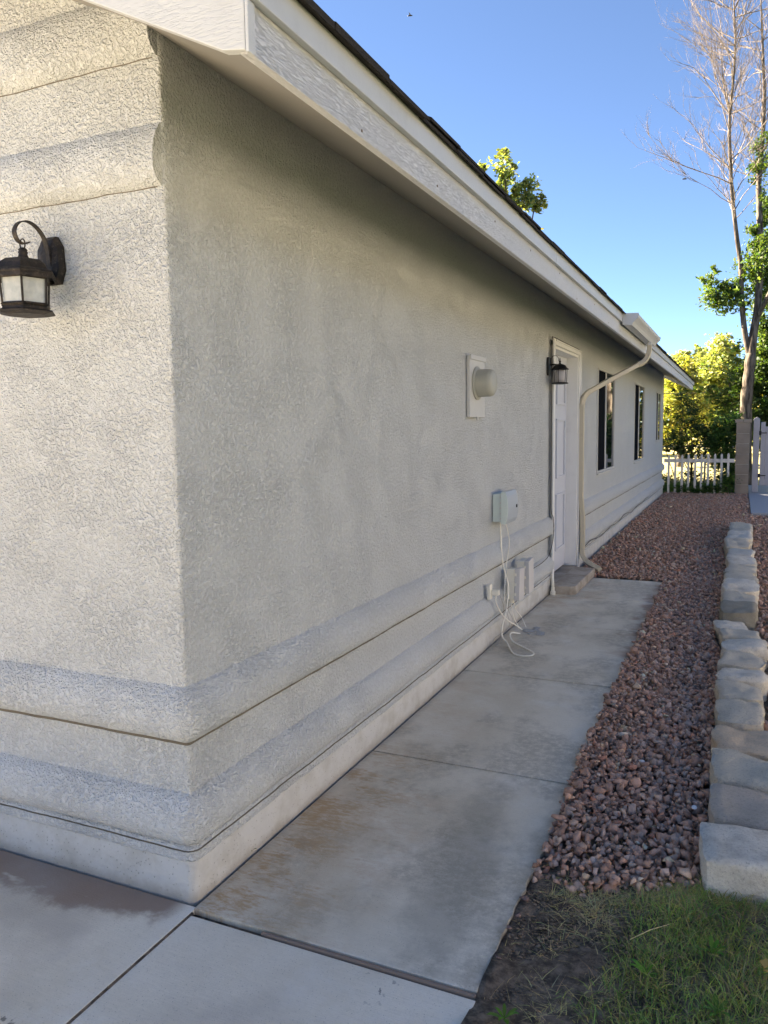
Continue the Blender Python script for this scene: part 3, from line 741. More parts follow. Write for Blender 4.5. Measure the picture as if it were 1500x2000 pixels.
# houses and street added out of view to bounce sunlight into the shade
def add_bounce_house(x0, x1, y0, y1, h, ridge_axis, wcol, label):
    e = empty('bounce_house', ((x0+x1)/2, (y0+y1)/2, -.06)); tag(e, label, 'house')
    mw_ = paint('bounce_paint', wcol, .8)
    m = MB(); m.box(x0, x1, y0, y1, -.1, h); m.build('wall', mw_, e)
    m = MB(); ov = .5
    if ridge_axis == 'y': m.prism([(x0-ov, h+.002), (x1+ov, h+.002), ((x0+x1)/2, h+(x1-x0)*.22)], 'y', y0-ov, y1+ov)
    else: m.prism([(y0-ov, h+.002), (y1+ov, h+.002), ((y0+y1)/2, h+(y1-y0)*.22)], 'x', x0-ov, x1+ov)
    m.build('roof', SHINGLE, e)
    f = []
    if ridge_axis == 'y':
        for k in range(3):
            yc = y0+(y1-y0)*(k+.5)/3; m = MB(); m.box(x0-.04, x0-.002, yc-.7, yc+.7, 1.0, 2.2); w = m.build('window', WINFR, e)
            m = MB(); m.box(x0-.05, x0-.041, yc-.62, yc+.62, 1.08, 2.12); m.build('pane', PANE, w)
    else:
        for k in range(4):
            xc = x0+(x1-x0)*(k+.5)/4; m = MB(); m.box(xc-.7, xc+.7, y1+.002, y1+.04, 1.0, 2.2); w = m.build('window', WINFR, e)
            m = MB(); m.box(xc-.62, xc+.62, y1+.041, y1+.05, 1.08, 2.12); m.build('pane', PANE, w)
add_bounce_house(9.5, 18, -9, 13, 3.0, 'y', (.30, .28, .255), 'brown house added out of view at right to bounce sunlight')
add_bounce_house(-16, 12, -34, -24, 3.3, 'x', (.80, .78, .74), 'pale house added behind the viewpoint to bounce sunlight onto the front')
g = MB(); g.box(-60, 60, -22, -7.52, -.2, -.03); tag(g.build('street', concrete('street_concrete', 'walk')), kind='structure')

# ================================================================== EDGING STONES
edge = empty('stone_edging', (1.63, 5, 0)); tag(edge, 'row of rough grey edging stones along the gravel strip', 'stone edging')
# y near, y far, x left, x right, height, tint, label
gW = (.84, .78, .67); gG = (.72, .64, .51); gT = (.76, .58, .41); gL = (.86, .79, .67); gD = (.60, .51, .42)
SD = [(.70, 1.00, 1.51, 1.87, .115, gW, 'thick whitish block ending the row by the grass'), (1.03, 1.37, 1.525, 1.86, .10, gD, None), (1.39, 1.72, 1.52, 1.85, .10, gG, None), (1.735, 2.06, 1.52, 1.80, .10, gT, 'tan stone with uneven edges'),
      (2.10, 2.45, 1.515, 1.735, .10, gG, None), (2.475, 2.77, 1.51, 1.745, .10, gG, None), (2.79, 3.08, 1.515, 1.77, .10, gL, None), (3.10, 3.42, 1.515, 1.765, .10, gG, None), (3.44, 3.75, 1.53, 1.79, .11, gL, None),
      (3.77, 4.06, 1.51, 1.76, .10, gG, None), (4.08, 4.36, 1.46, 1.68, .08, gL, None), (4.39, 4.80, 1.49, 1.74, .17, (.36, .33, .26), 'tall yellowish stone standing above its neighbours'), (4.82, 5.20, 1.49, 1.76, .15, gG, None), (5.22, 5.80, 1.49, 1.775, .17, gL, None),
      (5.83, 6.25, 1.50, 1.775, .14, gG, None), (6.27, 6.75, 1.50, 1.78, .14, gG, None), (6.78, 7.30, 1.505, 1.78, .15, gL, None), (7.33, 7.85, 1.50, 1.76, .15, gL, None), (7.88, 8.60, 1.46, 1.73, .17, gG, None), (8.63, 9.5, 1.475, 1.765, .16, gL, None), (9.53, 10.7, 1.50, 1.79, .14, gG, None)]
for i, (y0, y1, x0, x1, h, c, lab) in enumerate(SD):
    b = bmesh.new(); bmesh.ops.create_cube(b, size=1)
    h = h-(.0 if i == 0 else .008 if h < .135 else .03); y0 += .008; y1 -= .008
    bmesh.ops.subdivide_edges(b, edges=b.edges, cuts=11, use_grid_fill=True)
    rnd_ = random.Random(i*3+1)
    sk_ = [rnd_.uniform(-.022, .022) for _ in range(6)]
    L0 = y1-y0
    for v in b.verts:
        p = v.co.copy(); q = p*2
        # round the outline a little in plan and at the top
        rr_ = max(abs(q.x), abs(q.y)); k = 1-.075*(min(abs(q.x), abs(q.y))/1.0)**3*rr_
        top = q.z > .9
        k2 = k*(1-(.035 if top and rr_ > .9 else 0)+(0 if top else .0))
        X = (x0+x1)/2+p.x*(x1-x0)*k2+sk_[0]*q.y*.8*(1 if q.x < 0 else .5)
        Yy = (y0+y1)/2+p.y*L0*k2+sk_[1]*q.x
        if x1 < 1.8 and q.x > .4: Yy -= p.y*L0*.14*(q.x-.4)      # wedge-shaped tails
        Z = -.06+(p.z+.5)*(h+.06)
        if top: Z += sk_[2]*q.x*.4+sk_[3]*q.y*.35-(.010 if rr_ > .9 else 0)
        nz = mn.noise(Vector((X*14+i*7, Yy*14, Z*14))); nz2 = mn.noise(Vector((X*40+i*7, Yy*40, Z*40)))
        out = Vector((q.x, q.y, .3)).normalized()
        nz3 = mn.noise(Vector((X*5+i*13, Yy*5, Z*5)))
        v.co = Vector((X, Yy, Z))+out*(nz3*.024+nz*.016+nz2*.007+mn.noise(Vector((X*95, Yy*95, Z*95+i)))*.004)*(.55 if i < 2 else 1)+Vector((0, 0, nz3*.012))
    me = bpy.data.meshes.new('stone'); b.to_mesh(me); b.free()
    o = link('stone', me, STONE, edge, True); me.set_sharp_from_angle(angle=R(50)); o['tintc'] = [*c]
    if lab: o['label'] = lab

# ================================================================== GRAVEL
def ico(sub, seed):
    b = bmesh.new()
    if sub == 2:
        rr1 = np.random.RandomState(seed+400); pts = rr1.normal(size=(10, 3)); pts /= np.linalg.norm(pts, axis=1)[:, None]; pts *= rr1.uniform(.72, 1.2, (10, 1))
        for p_ in pts: b.verts.new(p_)
        bmesh.ops.convex_hull(b, input=b.verts); bmesh.ops.triangulate(b, faces=b.faces)
        loose = [v for v in b.verts if not v.link_faces]; bmesh.ops.delete(b, geom=loose, context='VERTS')
        b.verts.index_update()
        V = np.array([v.co[:] for v in b.verts]); F = np.array([[v.index for v in f.verts] for f in b.faces]); b.free()
        return V*np.array([1.08, rr1.uniform(.75, 1), rr1.uniform(.6, .85)]), F
    bmesh.ops.create_icosphere(b, subdivisions=sub, radius=1)
    V = np.array([v.co[:] for v in b.verts]); F = np.array([[v.index for v in f.verts] for f in b.faces]); b.free()
    r = np.random.RandomState(seed)
    # angular: cut by random planes
    for _ in range(8):
        n = r.normal(size=3); n /= np.linalg.norm(n); d = r.uniform(.42, .78); s = V@n
        V = V-np.outer(np.maximum(s-d, 0), n)
    V *= 1+r.uniform(-.05, .05, (len(V), 1))
    V *= np.array([1, r.uniform(.7, .95), r.uniform(.55, .8)])
    return V, F
def rocks(name, P, sizes, sub, seed, **k):
    r = np.random.RandomState(seed); n = len(P); kinds = [ico(sub, seed+i) for i in range(14)]
    pick = r.randint(0, 14, n); Vs = []; Fs = []; Cs = []; off = 0
    base = np.array([.60, .345, .25])
    for t in range(14):
        idx = np.where(pick == t)[0]; m_ = len(idx)
        if not m_: continue
        V, F = kinds[t]
        q = r.normal(size=(m_, 4)); q[:, 1:3] *= .5; q /= np.linalg.norm(q, axis=1)[:, None]
        w, x, y, z = q.T
        Rm = np.stack([1-2*(y*y+z*z), 2*(x*y-z*w), 2*(x*z+y*w), 2*(x*y+z*w), 1-2*(x*x+z*z), 2*(y*z-x*w), 2*(x*z-y*w), 2*(y*z+x*w), 1-2*(x*x+y*y)], 1).reshape(-1, 3, 3)
        W_ = np.einsum('nij,vj->nvi', Rm, V)*sizes[idx][:, None, None]+P[idx][:, None, :]
        Vs.append(W_.reshape(-1, 3)); Fs.append((F[None]+(np.arange(m_)*len(V))[:, None, None]+off).reshape(-1, 3)); off += m_*len(V)
        br = np.exp(r.normal(-.05, .26, m_)); c = base[None]*br[:, None]
        g_ = r.rand(m_); grey = c.mean(1, keepdims=True)*np.array([1.12, 1.02, .98])
        c = np.where((g_ < .3)[:, None], (grey*.5+c*.5)*np.array([1.0, .97, .92]), c); c = np.where((g_ > .95)[:, None], c*np.array([1.5, 1.15, 1.05]), c)
        Cs.append(np.repeat(np.clip(c, .02, .75), len(V), 0))
    return npmesh(name, np.concatenate(Vs), np.concatenate(Fs), ROCK, color=np.concatenate(Cs))
def scatter(x0, x1, y0, y1, sp, r, keep, z0, zv):
    X, Y = np.meshgrid(np.arange(x0, x1, sp), np.arange(y0, y1, sp)); X = X.ravel()+r.uniform(-.5, .5, X.size)*sp; Y = Y.ravel()+r.uniform(-.5, .5, Y.size)*sp
    k = keep(X, Y); X, Y = X[k], Y[k]
    return np.stack([X, Y, z0+r.uniform(0, zv, X.size)], 1)
def wob(a, f, s): return .5*np.sin(a*f+s)+.3*np.sin(a*f*2.7+s*2)+.2*np.sin(a*f*6.1+s)
def keepL(X, Y):
    left = np.where(Y < 6.13, np.where(Y < 1.3, .985, .955)+.012*wob(Y, 9, 1), .06)
    lo = .53+.55*np.clip(X-1.15, 0, 1)+.03*wob(X, 30, 2)
    st_ = np.interp(Y, [s[0] for s in SD], [s[2] for s in SD])
    right = np.where(Y > 10.8, 1.83, np.where((Y > .68), st_-.005, 1.6))
    right = np.where(Y > 12.7, 1.79, right)
    k = (X > left) & (Y > lo) & (X < right) & (Y < 17.2)
    k &= ~((X < 1.12) & (Y < .75) & (np.random.RandomState(1).rand(len(X)) < .45))
    return k
def keepR(X, Y):
    st_ = np.interp(Y, [s[0] for s in SD], [s[3] for s in SD])
    return (Y > 1.02+.1*wob(X, 5, 0)) & (X > st_+.01) & (Y < 12.6) & ((X > 1.86) | (Y > 1.05)) | ((X > 1.72) & (Y > 10.75) & (Y < 12.6))
r = np.random.RandomState(11)
Pn = np.concatenate([scatter(.95, 1.62, .4, 6.6, .0225, r, keepL, -.012, .012), scatter(.95, 1.62, .4, 6.6, .027, r, keepL, .004, .016)])
o = rocks('gravel', Pn, np.clip(r.lognormal(math.log(.0146), .38, len(Pn)), .008, .034), 2, 20)
tag(o, 'reddish brown lava rock gravel strip between walk and edging stones', 'gravel', kind='stuff')
Pf = np.concatenate([scatter(.05, 1.9, 6.1, 17.25, .036, r, keepL, -.006, .026), scatter(.05, 1.9, 6.1, 17.25, .048, r, keepL, .006, .03)])
Pf = Pf[~((Pf[:, 0] < 1.62) & (Pf[:, 0] > .95) & (Pf[:, 1] < 6.6))]
o = rocks('gravel', Pf, np.clip(r.lognormal(math.log(.019), .28, len(Pf)), .012, .036), 2, 50)
tag(o, 'reddish brown gravel bed beyond the walk up to the picket fence', 'gravel', kind='stuff')
Pr = np.concatenate([scatter(1.7, 3.3, .9, 12.7, .044, r, keepR, .0, .02)])
o = rocks('gravel', Pr, np.clip(r.lognormal(math.log(.019), .28, len(Pr)), .012, .036), 2, 80)
tag(o, 'red gravel on the far side of the edging stones', 'gravel', kind='stuff')
# a few loose rocks on the soil edge
def at_ground(px, py, z=0.):
    rr0 = M @ Vector((px-750, 1000-py, -1525)); return CAM+rr0*((z-CAM.z)/rr0.z)
for (px, py, s, lab) in ((1024, 1755, .017, 'loose reddish rock on the soil just below the gravel'), (1011, 1787, .012, 'small loose rock lying second in the line down the walk edge'), (996, 1812, .014, 'pale brown loose rock midway down the soil edge'), (974, 1868, .013, 'lowest loose pinkish rock on the soil beside the walk')):
    p = at_ground(px, py, .005); V, F = ico(2, int(px)); 
    c = np.tile(np.array([[.22, .14, .12]]), (len(V), 1))
    o = npmesh('loose_rock', V*s, F, ROCK, color=c); o.location = p; tag(o, lab, 'rock', 'loose rocks along the walk edge')

# ================================================================== GRASS
def blades(name, X, Y, H, wid, lean, col, seed, flat=1.):
    r = np.random.RandomState(seed); n = len(X)
    th = r.rand(n)*6.283; ld = r.rand(n)*6.283; l = lean*H*r.uniform(.3, 1.2, n)
    z0 = np.full(n, -.02)
    dx, dy = np.cos(th)*wid, np.sin(th)*wid
    ex, ey = np.cos(ld)*l, np.sin(ld)*l
    V = np.zeros((n, 5, 3))
    V[:, 0] = np.stack([X-dx, Y-dy, z0], 1); V[:, 1] = np.stack([X+dx, Y+dy, z0], 1)
    V[:, 2] = np.stack([X+ex*.4+dx*.8, Y+ey*.4+dy*.8, z0+H*.6*flat], 1); V[:, 3] = np.stack([X+ex*.4-dx*.8, Y+ey*.4-dy*.8, z0+H*.6*flat], 1)
    V[:, 4] = np.stack([X+ex, Y+ey, z0+H*flat*r.uniform(.7, 1, n)], 1)
    b_ = (np.arange(n)*5)[:, None]
    F = np.concatenate([b_+[0, 1, 2], b_+[0, 2, 3], b_+[3, 2, 4]])
    return npmesh(name, V.reshape(-1, 3), F, GRASSM, color=np.repeat(col, 5, 0))
def clumpy(X, Y, seed, f):
    r = np.random.RandomState(seed); s = 0
    for k in range(6): t = r.rand()*6.28; ff = f*r.uniform(.5, 2); s = s+np.sin(ff*(X*math.cos(t)+Y*math.sin(t))+r.rand()*6)
    return s/6
def grass():
    r = np.random.RandomState(2); n = 190000
    X = r.uniform(1.03, 3.6, n); Y = r.uniform(-2.6, 1.15, n)
    top = .55+np.clip(X-1.2, 0, .35)*.72
    top = np.where(X > 1.55, .80+np.clip(X-1.55, 0, .4)*.5, top)
    ef = X-(1.27-.10*np.clip(.45-Y, 0, 1.4))+.09*clumpy(X, Y, 1, 22)
    dens = np.clip(ef/.16, 0, 1)*np.clip((top-Y+.05*clumpy(X, Y, 4, 30))/.1, 0, 1)
    dens *= np.clip(.75+.7*clumpy(X, Y, 5, 26), .2, 1)
    k = r.rand(n) < dens; X, Y = X[k], Y[k]; n = len(X)
    c = np.stack([r.uniform(.19, .31, n), r.uniform(.28, .42, n), r.uniform(.08, .13, n)], 1)*(1+.35*clumpy(X, Y, 8, 18))[:, None]
    dry = r.rand(n) < np.clip(.22+.4*clumpy(X, Y, 9, 20), .08, .7)
    c[dry] = np.stack([r.uniform(.36, .52, n), r.uniform(.31, .44, n), r.uniform(.14, .22, n)], 1)[dry]
    o = blades('grass', X, Y, r.uniform(.02, .062, n), r.uniform(.0007, .0018, n), 1.2, c, 3)
    tag(o, 'green lawn grass mixed with dry blades at the lower right', 'grass', kind='stuff')
    n = 85000; X = r.uniform(1.0, 1.75, n); Y = r.uniform(-1.6, .95, n)
    band_ = np.exp(-((Y-(.50+.55*np.clip(X-1.15, 0, .4)))/.075)**2)*((X > 1.05))+.06+.55*np.exp(-((X-1.22-.1*np.clip(-Y, 0, 1))/.09)**2)*(Y < .5)*(clumpy(X, Y, 6, 30) > .05)
    k = r.rand(n) < band_*np.clip(.5+clumpy(X, Y, 7, 35), .05, 1); X, Y = X[k], Y[k]; n = len(X)
    c = np.stack([r.uniform(.5, .72, n), r.uniform(.43, .6, n), r.uniform(.22, .34, n)], 1)
    o = blades('dry_grass', X, Y, r.uniform(.02, .07, n), r.uniform(.0007, .0014, n), 1.6, c, 5, .45)
    tag(o, 'straw coloured dead grass along the edge of gravel and soil', 'grass', kind='stuff')
    # clods and crumbs on the soil
    n = 26000; X = r.uniform(.99, 1.5, n); Y = r.uniform(-1.6, .6, n); P = np.stack([X, Y, np.full(n, -.012)], 1)
    keep = (Y < .50+.5*np.clip(X-1.15, 0, 1)); P = P[keep]
    V0, F0 = ico(1, 5); V = (V0[None]*(r.uniform(0, 1, (len(P), 1, 1))**3*.0085+.0012)+P[:, None]).reshape(-1, 3); F = (F0[None]+(np.arange(len(P))*len(V0))[:, None, None]).reshape(-1, 3)
    c = np.repeat(np.stack([r.uniform(.10, .36, len(P))]*3, 1)*np.array([1, .74, .55]), len(V0), 0)
    o = npmesh('soil_crumbs', V, F, GRASSM, color=c); tag(o, 'crumbs of dark earth on the bare soil strip', 'soil', kind='stuff')
grass()
def weed(name, p, n, s, col, label, up=.6):
    r = random.Random(int(p[0]*1000)); V = []; F = []; C = []
    for i in range(n):
        a = 6.283*i/n+r.uniform(-.3, .3); L = s*r.uniform(.7, 1.2); w = L*.28
        d = Vector((math.cos(a), math.sin(a), 0)); t = Vector((-d.y, d.x, 0)); b0 = len(V); z = up*r.uniform(.6, 1.2)
        prof = [(0, .15, 0), (.4, 1, .5*z), (.75, .8, .75*z), (1, .05, .72*z)]
        for u, ww, zz in prof:
            for sg in (-1, 1): q = d*(L*u)+t*(w*ww*sg*.5)+Vector((0, 0, L*zz)); V.append(tuple(q))
        for k in range(3): F.append((b0+2*k, b0+2*k+1, b0+2*k+3, b0+2*k+2))
        cc = [v*r.uniform(.8, 1.25) for v in col]; C += [cc]*8
    e = empty(name, p); tag(e, label, 'weed')
    npmesh('leaf_rosette', V, F, GRASSM, e, True, color=np.array(C), world=False)
gr = (.09, .20, .03)
p = at_ground(490, 1664); weed('weed', (p.x, p.y, 0), 6, .028, (.05, .09, .02), 'tiny dark weed sprouting at the foot of the side wall', 1)
for px, py, lab in ((985, 1990, 'broad leaved weed at the bottom edge beside the walk'), (1262, 1905, 'left of two broad leaved weeds in the lawn, nearer the bare soil'), (1390, 1862, 'bright broad leaved weed among the lawn grass at right'), (1400, 1980, 'broad leaved weed in the lawn at the bottom right')):
    p = at_ground(px, py); weed('weed', (p.x, p.y, .0), 7, .042, gr, lab, .8)
m = MB(); m.tube([(0, 0, 0), (.05, .05, .012), (.10, .10, .012)], [.0012, .0016, .001], n=5); o = m.build('straw', simple('straw', (.42, .36, .20), .8)); o.location = at_ground(1230, 1835, .03); tag(o, 'long pale straw stalk lying on the lawn', 'straw')
m = MB(); m.lathe([(.002, 0), (.011, .004), (.008, .010), (.002, .012)], 8); o = m.build('paper_scrap', WHITE); o.location = at_ground(1356, 1578, .035); o.scale = (1, 1.7, .6); tag(o, 'scrap of white paper on the gravel near the stones', 'litter')
m = MB()
for k in range(2): m.prism([(0, 0), (.03, -.012), (.055, .0), (.03, .014)] if k == 0 else [(.004, .004), (.02, .03), (.01, .05), (-.008, .03)], 'z', .0+.003*k, .0015+.003*k)
o = m.build('fallen_leaf', simple('yellow_leaf', (.42, .27, .07), .7)); o.location = at_ground(1490, 1895, .04); tag(o, 'yellow fallen leaf on the grass at the right edge', 'leaf')

# ================================================================== FENCE, PILLAR, GATE
FY = 16.95
fen = empty('picket_fence', (.8, FY, 0)); tag(fen, 'low white picket fence between house corner and block pillar', 'fence')
m = MB(); m.box(.03, 1.50, FY, FY+.03, .72, .80); m.build('rail', PICKET, fen, bevel=.004)
pk = [(1306, 0, 889), (1319, 0, 888), (1332, .03, 888), (1344.5, .05, 887), (1357.7, .07, 887), (1370, 0, 887), (1383, 0, 886), (1396, 0, 886), (1409, 0, 886), (1422, .40, 885)]
for i, (px, zb_, pt) in enumerate(pk):
    X = at(px, 920, FY).x; Z = at(px, pt, FY-.03).z; w = .024
    m = MB(); m.prism([(X-w, zb_), (X+w, zb_), (X+w, Z-.04), (X+w*.5, Z-.008), (X, Z), (X-w*.5, Z-.008), (X-w, Z-.04)], 'y', FY-.022, FY-.002); m.build('picket', PICKET, fen, bevel=.002)
pil = empty('block_pillar', (1.63, 17.2, 0)); tag(pil, 'brown concrete block pillar with cap at the end of the picket fence', 'pillar')
px0, px1 = 1.515, 1.79; n = 7; hb = 1.585/n
m = MB(); m.box(px0+.012, px1-.012, 17.012, 17.40-.012, -.1, 1.6); m.build('mortar', MORTAR, pil)
for k in range(n):
    m = MB(); m.box(px0+random.uniform(-.003, .003), px1+random.uniform(-.003, .003), 17.0, 17.40, k*hb+.006, (k+1)*hb-.006); m.build('block', BLOCK, pil, bevel=.008)
for a, b in ((px0-.025, (px0+px1)/2-.003), ((px0+px1)/2+.003, px1+.025)):
    m = MB(); m.box(a, b, 16.97, 17.43, 1.59, 1.665); m.build('cap', BLOCK, pil, bevel=.008)
gt = empty('vinyl_gate', (2.3, 17.3, 0)); tag(gt, 'grey vinyl gate with black hinges beside the block pillar', 'gate')
m = MB(); m.box(1.86, 1.985, 17.25, 17.375, .05, 1.66); m.prism([(1.855, 1.66), (1.99, 1.66), (1.985, 1.675), (1.9225, 1.71), (1.86, 1.675)], 'y', 17.245, 17.38); m.build('post', VINYL, gt, bevel=.006)
m = MB(); m.box(2.01, 2.10, 17.27, 17.34, .20, 1.60); m.box(3.0, 3.09, 17.27, 17.34, .20, 1.60); m.box(2.10, 3.0, 17.27, 17.34, 1.40, 1.50); m.box(2.10, 3.0, 17.27, 17.34, .20, .32); gfr = m.build('gate_frame', VINYL, gt, bevel=.005)
for k in range(6):
    m = MB(); m.box(2.104+k*.149, 2.104+k*.149+.145, 17.29, 17.32, .32, 1.40); m.build('board', VINYL, gt, bevel=.004)
for z in (1.36, .42):
    m = MB(); m.box(1.975, 2.02, 17.235, 17.268, z-.045, z+.045); m.box(2.02, 2.13, 17.255, 17.268, z-.010, z+.010); m.build('hinge', BLACKM, gt, bevel=.003)
m = MB(); m.box(3.12, 3.24, 17.25, 17.375, .05, 1.66); m.build('post', VINYL, gt, bevel=.006)
gs = MB(); gs.box(1.80, 5.0, 12.72, 19.6, -.15, .045); tag(gs.build('gate_slab', paint('smooth_pale_concrete', (.40, .42, .45), .7, grain=.001, gscale=(3, 60, 3)), bevel=.01), kind='structure')
# vinyl panel fence carrying on to the right
vf = empty('vinyl_fence', (5.5, 17.3, 0)); tag(vf, 'grey vinyl panel fence carrying on to the right of the gate', 'fence')
for k in range(26):
    m = MB(); m.box(3.26+k*.18, 3.26+k*.18+.176, 17.29, 17.32, .1, 1.55); m.build('board', VINYL, vf, bevel=.004)
m = MB(); m.box(3.25, 7.95, 17.27, 17.34, 1.55, 1.63); m.box(3.25, 7.95, 17.27, 17.34, .04, .10); m.build('rail', VINYL, vf)
# debris at the fence foot
for px, py, lab, s in ((1308, 966, 'pale flat stone under the left end of the picket fence', .05), (1319, 967, 'second pale stone under the pickets', .045)):
    p = at_ground(px, py, .02); V, F = ico(2, px); o = npmesh('pale_stone', V*np.array([1.6, 1, .6])*s, F, ROCK, color=np.tile(np.array([[.5, .46, .40]]), (len(V), 1))); o.location = p; tag(o, lab, 'stone')
# chain link fence further back
CY = 20.8
cl = empty('chain_link_fence', (.5, CY, 0)); tag(cl, 'chain link fence behind the dark shrubs beyond the pickets', 'fence')
GALV = paint('galvanised', (.40, .41, .40), .4)
m = MB(); m.tube([(-4, CY, .985), (1.6, CY, .985)], .02, n=8); m.build('rail', GALV, cl, smooth=True)
for x in (-3.9, -2.4, -.8, .75): m = MB(); m.tube([(x, CY+.03, -.1), (x, CY+.03, 1.02)], .026, n=8); m.build('post', GALV, cl, smooth=True)
m = MB(); s_ = .075
for k in range(-14, 76):
    for sg in (-1, 1):
        xa, xb = -4+k*s_, -4+k*s_+sg*1.0; za, zb2 = 0., .97
        if sg == -1: xa, xb = -4+k*s_+.97, -4+k*s_-.03+.03
        lo, hi = -4., 1.6
        dx = (xb-xa)
        t0, t1 = 0., 1.
        if dx: 
            ta, tb2 = (lo-xa)/dx, (hi-xa)/dx
            t0 = max(t0, min(ta, tb2)); t1 = min(t1, max(ta, tb2))
        if t1 <= t0: continue
        m.tube([(xa+dx*t0, CY, za+.97*t0), (xa+dx*t1, CY, za+.97*t1)], .0022, n=3, cap=False)
o = m.build('mesh', GALV, cl); o['kind'] = 'stuff'
m = MB(); m.tube([(-14, 26.3, 2.83), (-6, 26.2, 2.70), (0, 26, 2.63), (4, 26, 2.57), (9, 26, 2.62)], .012, n=6)
tag(m.build('overhead_wire', WIREB, smooth=True), 'thin dark wire strung between trees beyond the fence', 'wire')

# ================================================================== TREES
def leafcloud(name, blobs, n, size, col, parent, seed, clump=.22, var=.3, flat=.5, core=.0, aspect=.5):
    """blobs: (centre, radii, weight). Leaves sit in small clumps spread through every blob."""
    r = np.random.RandomState(seed); C = np.array([b[0] for b in blobs]); Rr = np.array([b[1] for b in blobs], float); w = np.array([b[2] for b in blobs], float); w /= w.sum()
    per = 26; nc = max(6, n//per)
    bi = r.choice(len(blobs), nc, p=w)
    d = r.normal(size=(nc, 3)); d /= np.linalg.norm(d, axis=1)[:, None]
    rad = r.rand(nc)**(1/2.2); cc = C[bi]+d*Rr[bi]*rad[:, None]
    cs = clump*np.exp(r.normal(0, .35, nc))*np.cbrt(Rr[bi].prod(1))
    ci = r.randint(0, nc, n)
    P = cc[ci]+r.normal(size=(n, 3))*cs[ci][:, None]*np.array([1, 1, .7])
    a = r.normal(size=(n, 3)); a[:, 2] *= flat; a /= np.linalg.norm(a, axis=1)[:, None]
    b = r.normal(size=(n, 3)); b -= a*(a*b).sum(1)[:, None]; b /= np.linalg.norm(b, axis=1)[:, None]
    s = size*np.exp(r.normal(0, .25, n))[:, None]
    V = np.stack([P-a*s, P-b*s*aspect, P+a*s, P+b*s*aspect], 1).reshape(-1, 3)
    F = np.arange(n*4).reshape(-1, 4)
    cb = (np.exp(r.normal(0, var, nc)))[ci]*np.exp(r.normal(0, .18, n)); hue = r.normal(0, .12, n)
    col = np.array(col)[None]*cb[:, None]; col[:, 0] *= 1+hue*1.2
    return npmesh(name, V, F, LEAF, parent, color=np.repeat(np.clip(col, .004, .6), 4, 0))
def limb(m, P, r0, r1, n=8): 
    q = crv(P, 5); m.tube(q, [r0+(r1-r0)*i/(len(q)-1) for i in range(len(q))], n=n)
def blobpx(px, py, rx, ry, Y, w=None, dy=None):
    c = at(px, py, Y); s = (Y-CAM.y)/1525/.905
    return (tuple(c), (rx*s, dy if dy else (rx+ry)/2*s, ry*s), w if w else rx*ry)
def tree(name, label, Y, trunk, r0, blobs, n, size, col, seed, **k):
    """trunk: pixel polyline from the foot up; foot is dropped to the ground"""
    b0 = at(trunk[0][0], trunk[0][1], Y); e = empty(name, (b0.x, Y, -.06)); tag(e, label, 'tree', group=k.pop('group', None))
    pts = [(b0.x, Y, -.1)]+[tuple(at(a, b, Y)) for a, b in trunk]
    m = MB(); limb(m, pts, r0, r0*.35)
    top = Vector(pts[-1])
    for j, bl in enumerate(blobs[:9]):
        t = Vector(pts[1]).lerp(top, random.uniform(.1, .9)); c = Vector(bl[0])
        limb(m, [tuple(t), tuple(t.lerp(c, .5)+Vector((0, 0, .1*r0))), tuple(c)], r0*.35, r0*.08, 5)
    m.build('trunk', k.pop('bark', BARK), e, smooth=True)
    leafcloud('crown', blobs, n, size, col, e, seed, **k)
    return e
YG = (.235, .265, .115); DG = (.045, .08, .03); MG = (.045, .085, .022)
# sunlit trees far behind
tree('background_tree', 'tall sunlit yellow-green tree peaking left of the bare trunks', 33, [(1395, 800), (1400, 700)], .16,
     [blobpx(1412, 690, 22, 38, 33), blobpx(1395, 730, 38, 40, 33), blobpx(1375, 780, 40, 40, 33.5), blobpx(1415, 770, 40, 60, 33), blobpx(1360, 830, 40, 30, 33)], 16000, .075, YG, 1, clump=.14)
tree('background_tree', 'low sunlit yellow tree showing between the roof end and the dark shrub', 31, [(1330, 850), (1330, 760)], .14,
     [blobpx(1310, 780, 28, 45, 31), blobpx(1335, 740, 30, 30, 31), blobpx(1345, 790, 40, 40, 31), blobpx(1300, 840, 30, 30, 31), blobpx(1330, 720, 20, 25, 31)], 13000, .07, (.28, .285, .10), 2, clump=.15)
tree('background_tree', 'thin pale tree behind the roof end, seen against the sky', 40, [(1335, 800), (1340, 700)], .14,
     [blobpx(1330, 715, 26, 22, 40), blobpx(1350, 705, 22, 16, 40), blobpx(1370, 700, 14, 22, 40), blobpx(1305, 730, 20, 30, 40)], 4500, .085, (.26, .30, .13), 3, clump=.12)
for i, (x, Y, h, lab) in enumerate(((-9, 44, 7, 'far sunlit tree beyond the house, hidden mostly by the roof'), (9, 42, 8, 'far sunlit tree behind the vinyl fence, leftmost of the right-hand pair'), (15, 38, 7, 'far sunlit tree at the outer right of the yard'))):
    e = empty('background_tree', (x, Y, -.06)); tag(e, lab, 'tree')
    m = MB(); limb(m, [(x, Y, -.1), (x+.1, Y, 2), (x, Y, h*.7)], .2, .06); m.build('trunk', BARK, e)
    leafcloud('crown', [((x, Y, h*.6), (2.4, 2.2, h*.38), 3), ((x-1.3, Y, h*.45), (1.8, 1.8, 1.8), 1), ((x+1.4, Y, h*.5), (1.8, 1.8, 2), 1)], 7000, .10, YG, e, 60+i, clump=.13)
# low bright hedge closing the horizon
hb_ = [((x, 46+random.uniform(-1, 1), 1.3+random.uniform(-.3, .8)), (2.2, 1.5, 1.9), 1) for x in np.arange(-24, 26, 2.2)]
e = leafcloud('distant_hedge', hb_, 24000, .12, (.46, .42, .12), None, 9, clump=.16); tag(e, 'far sunlit hedge closing the field behind the trees', 'hedge', kind='stuff')
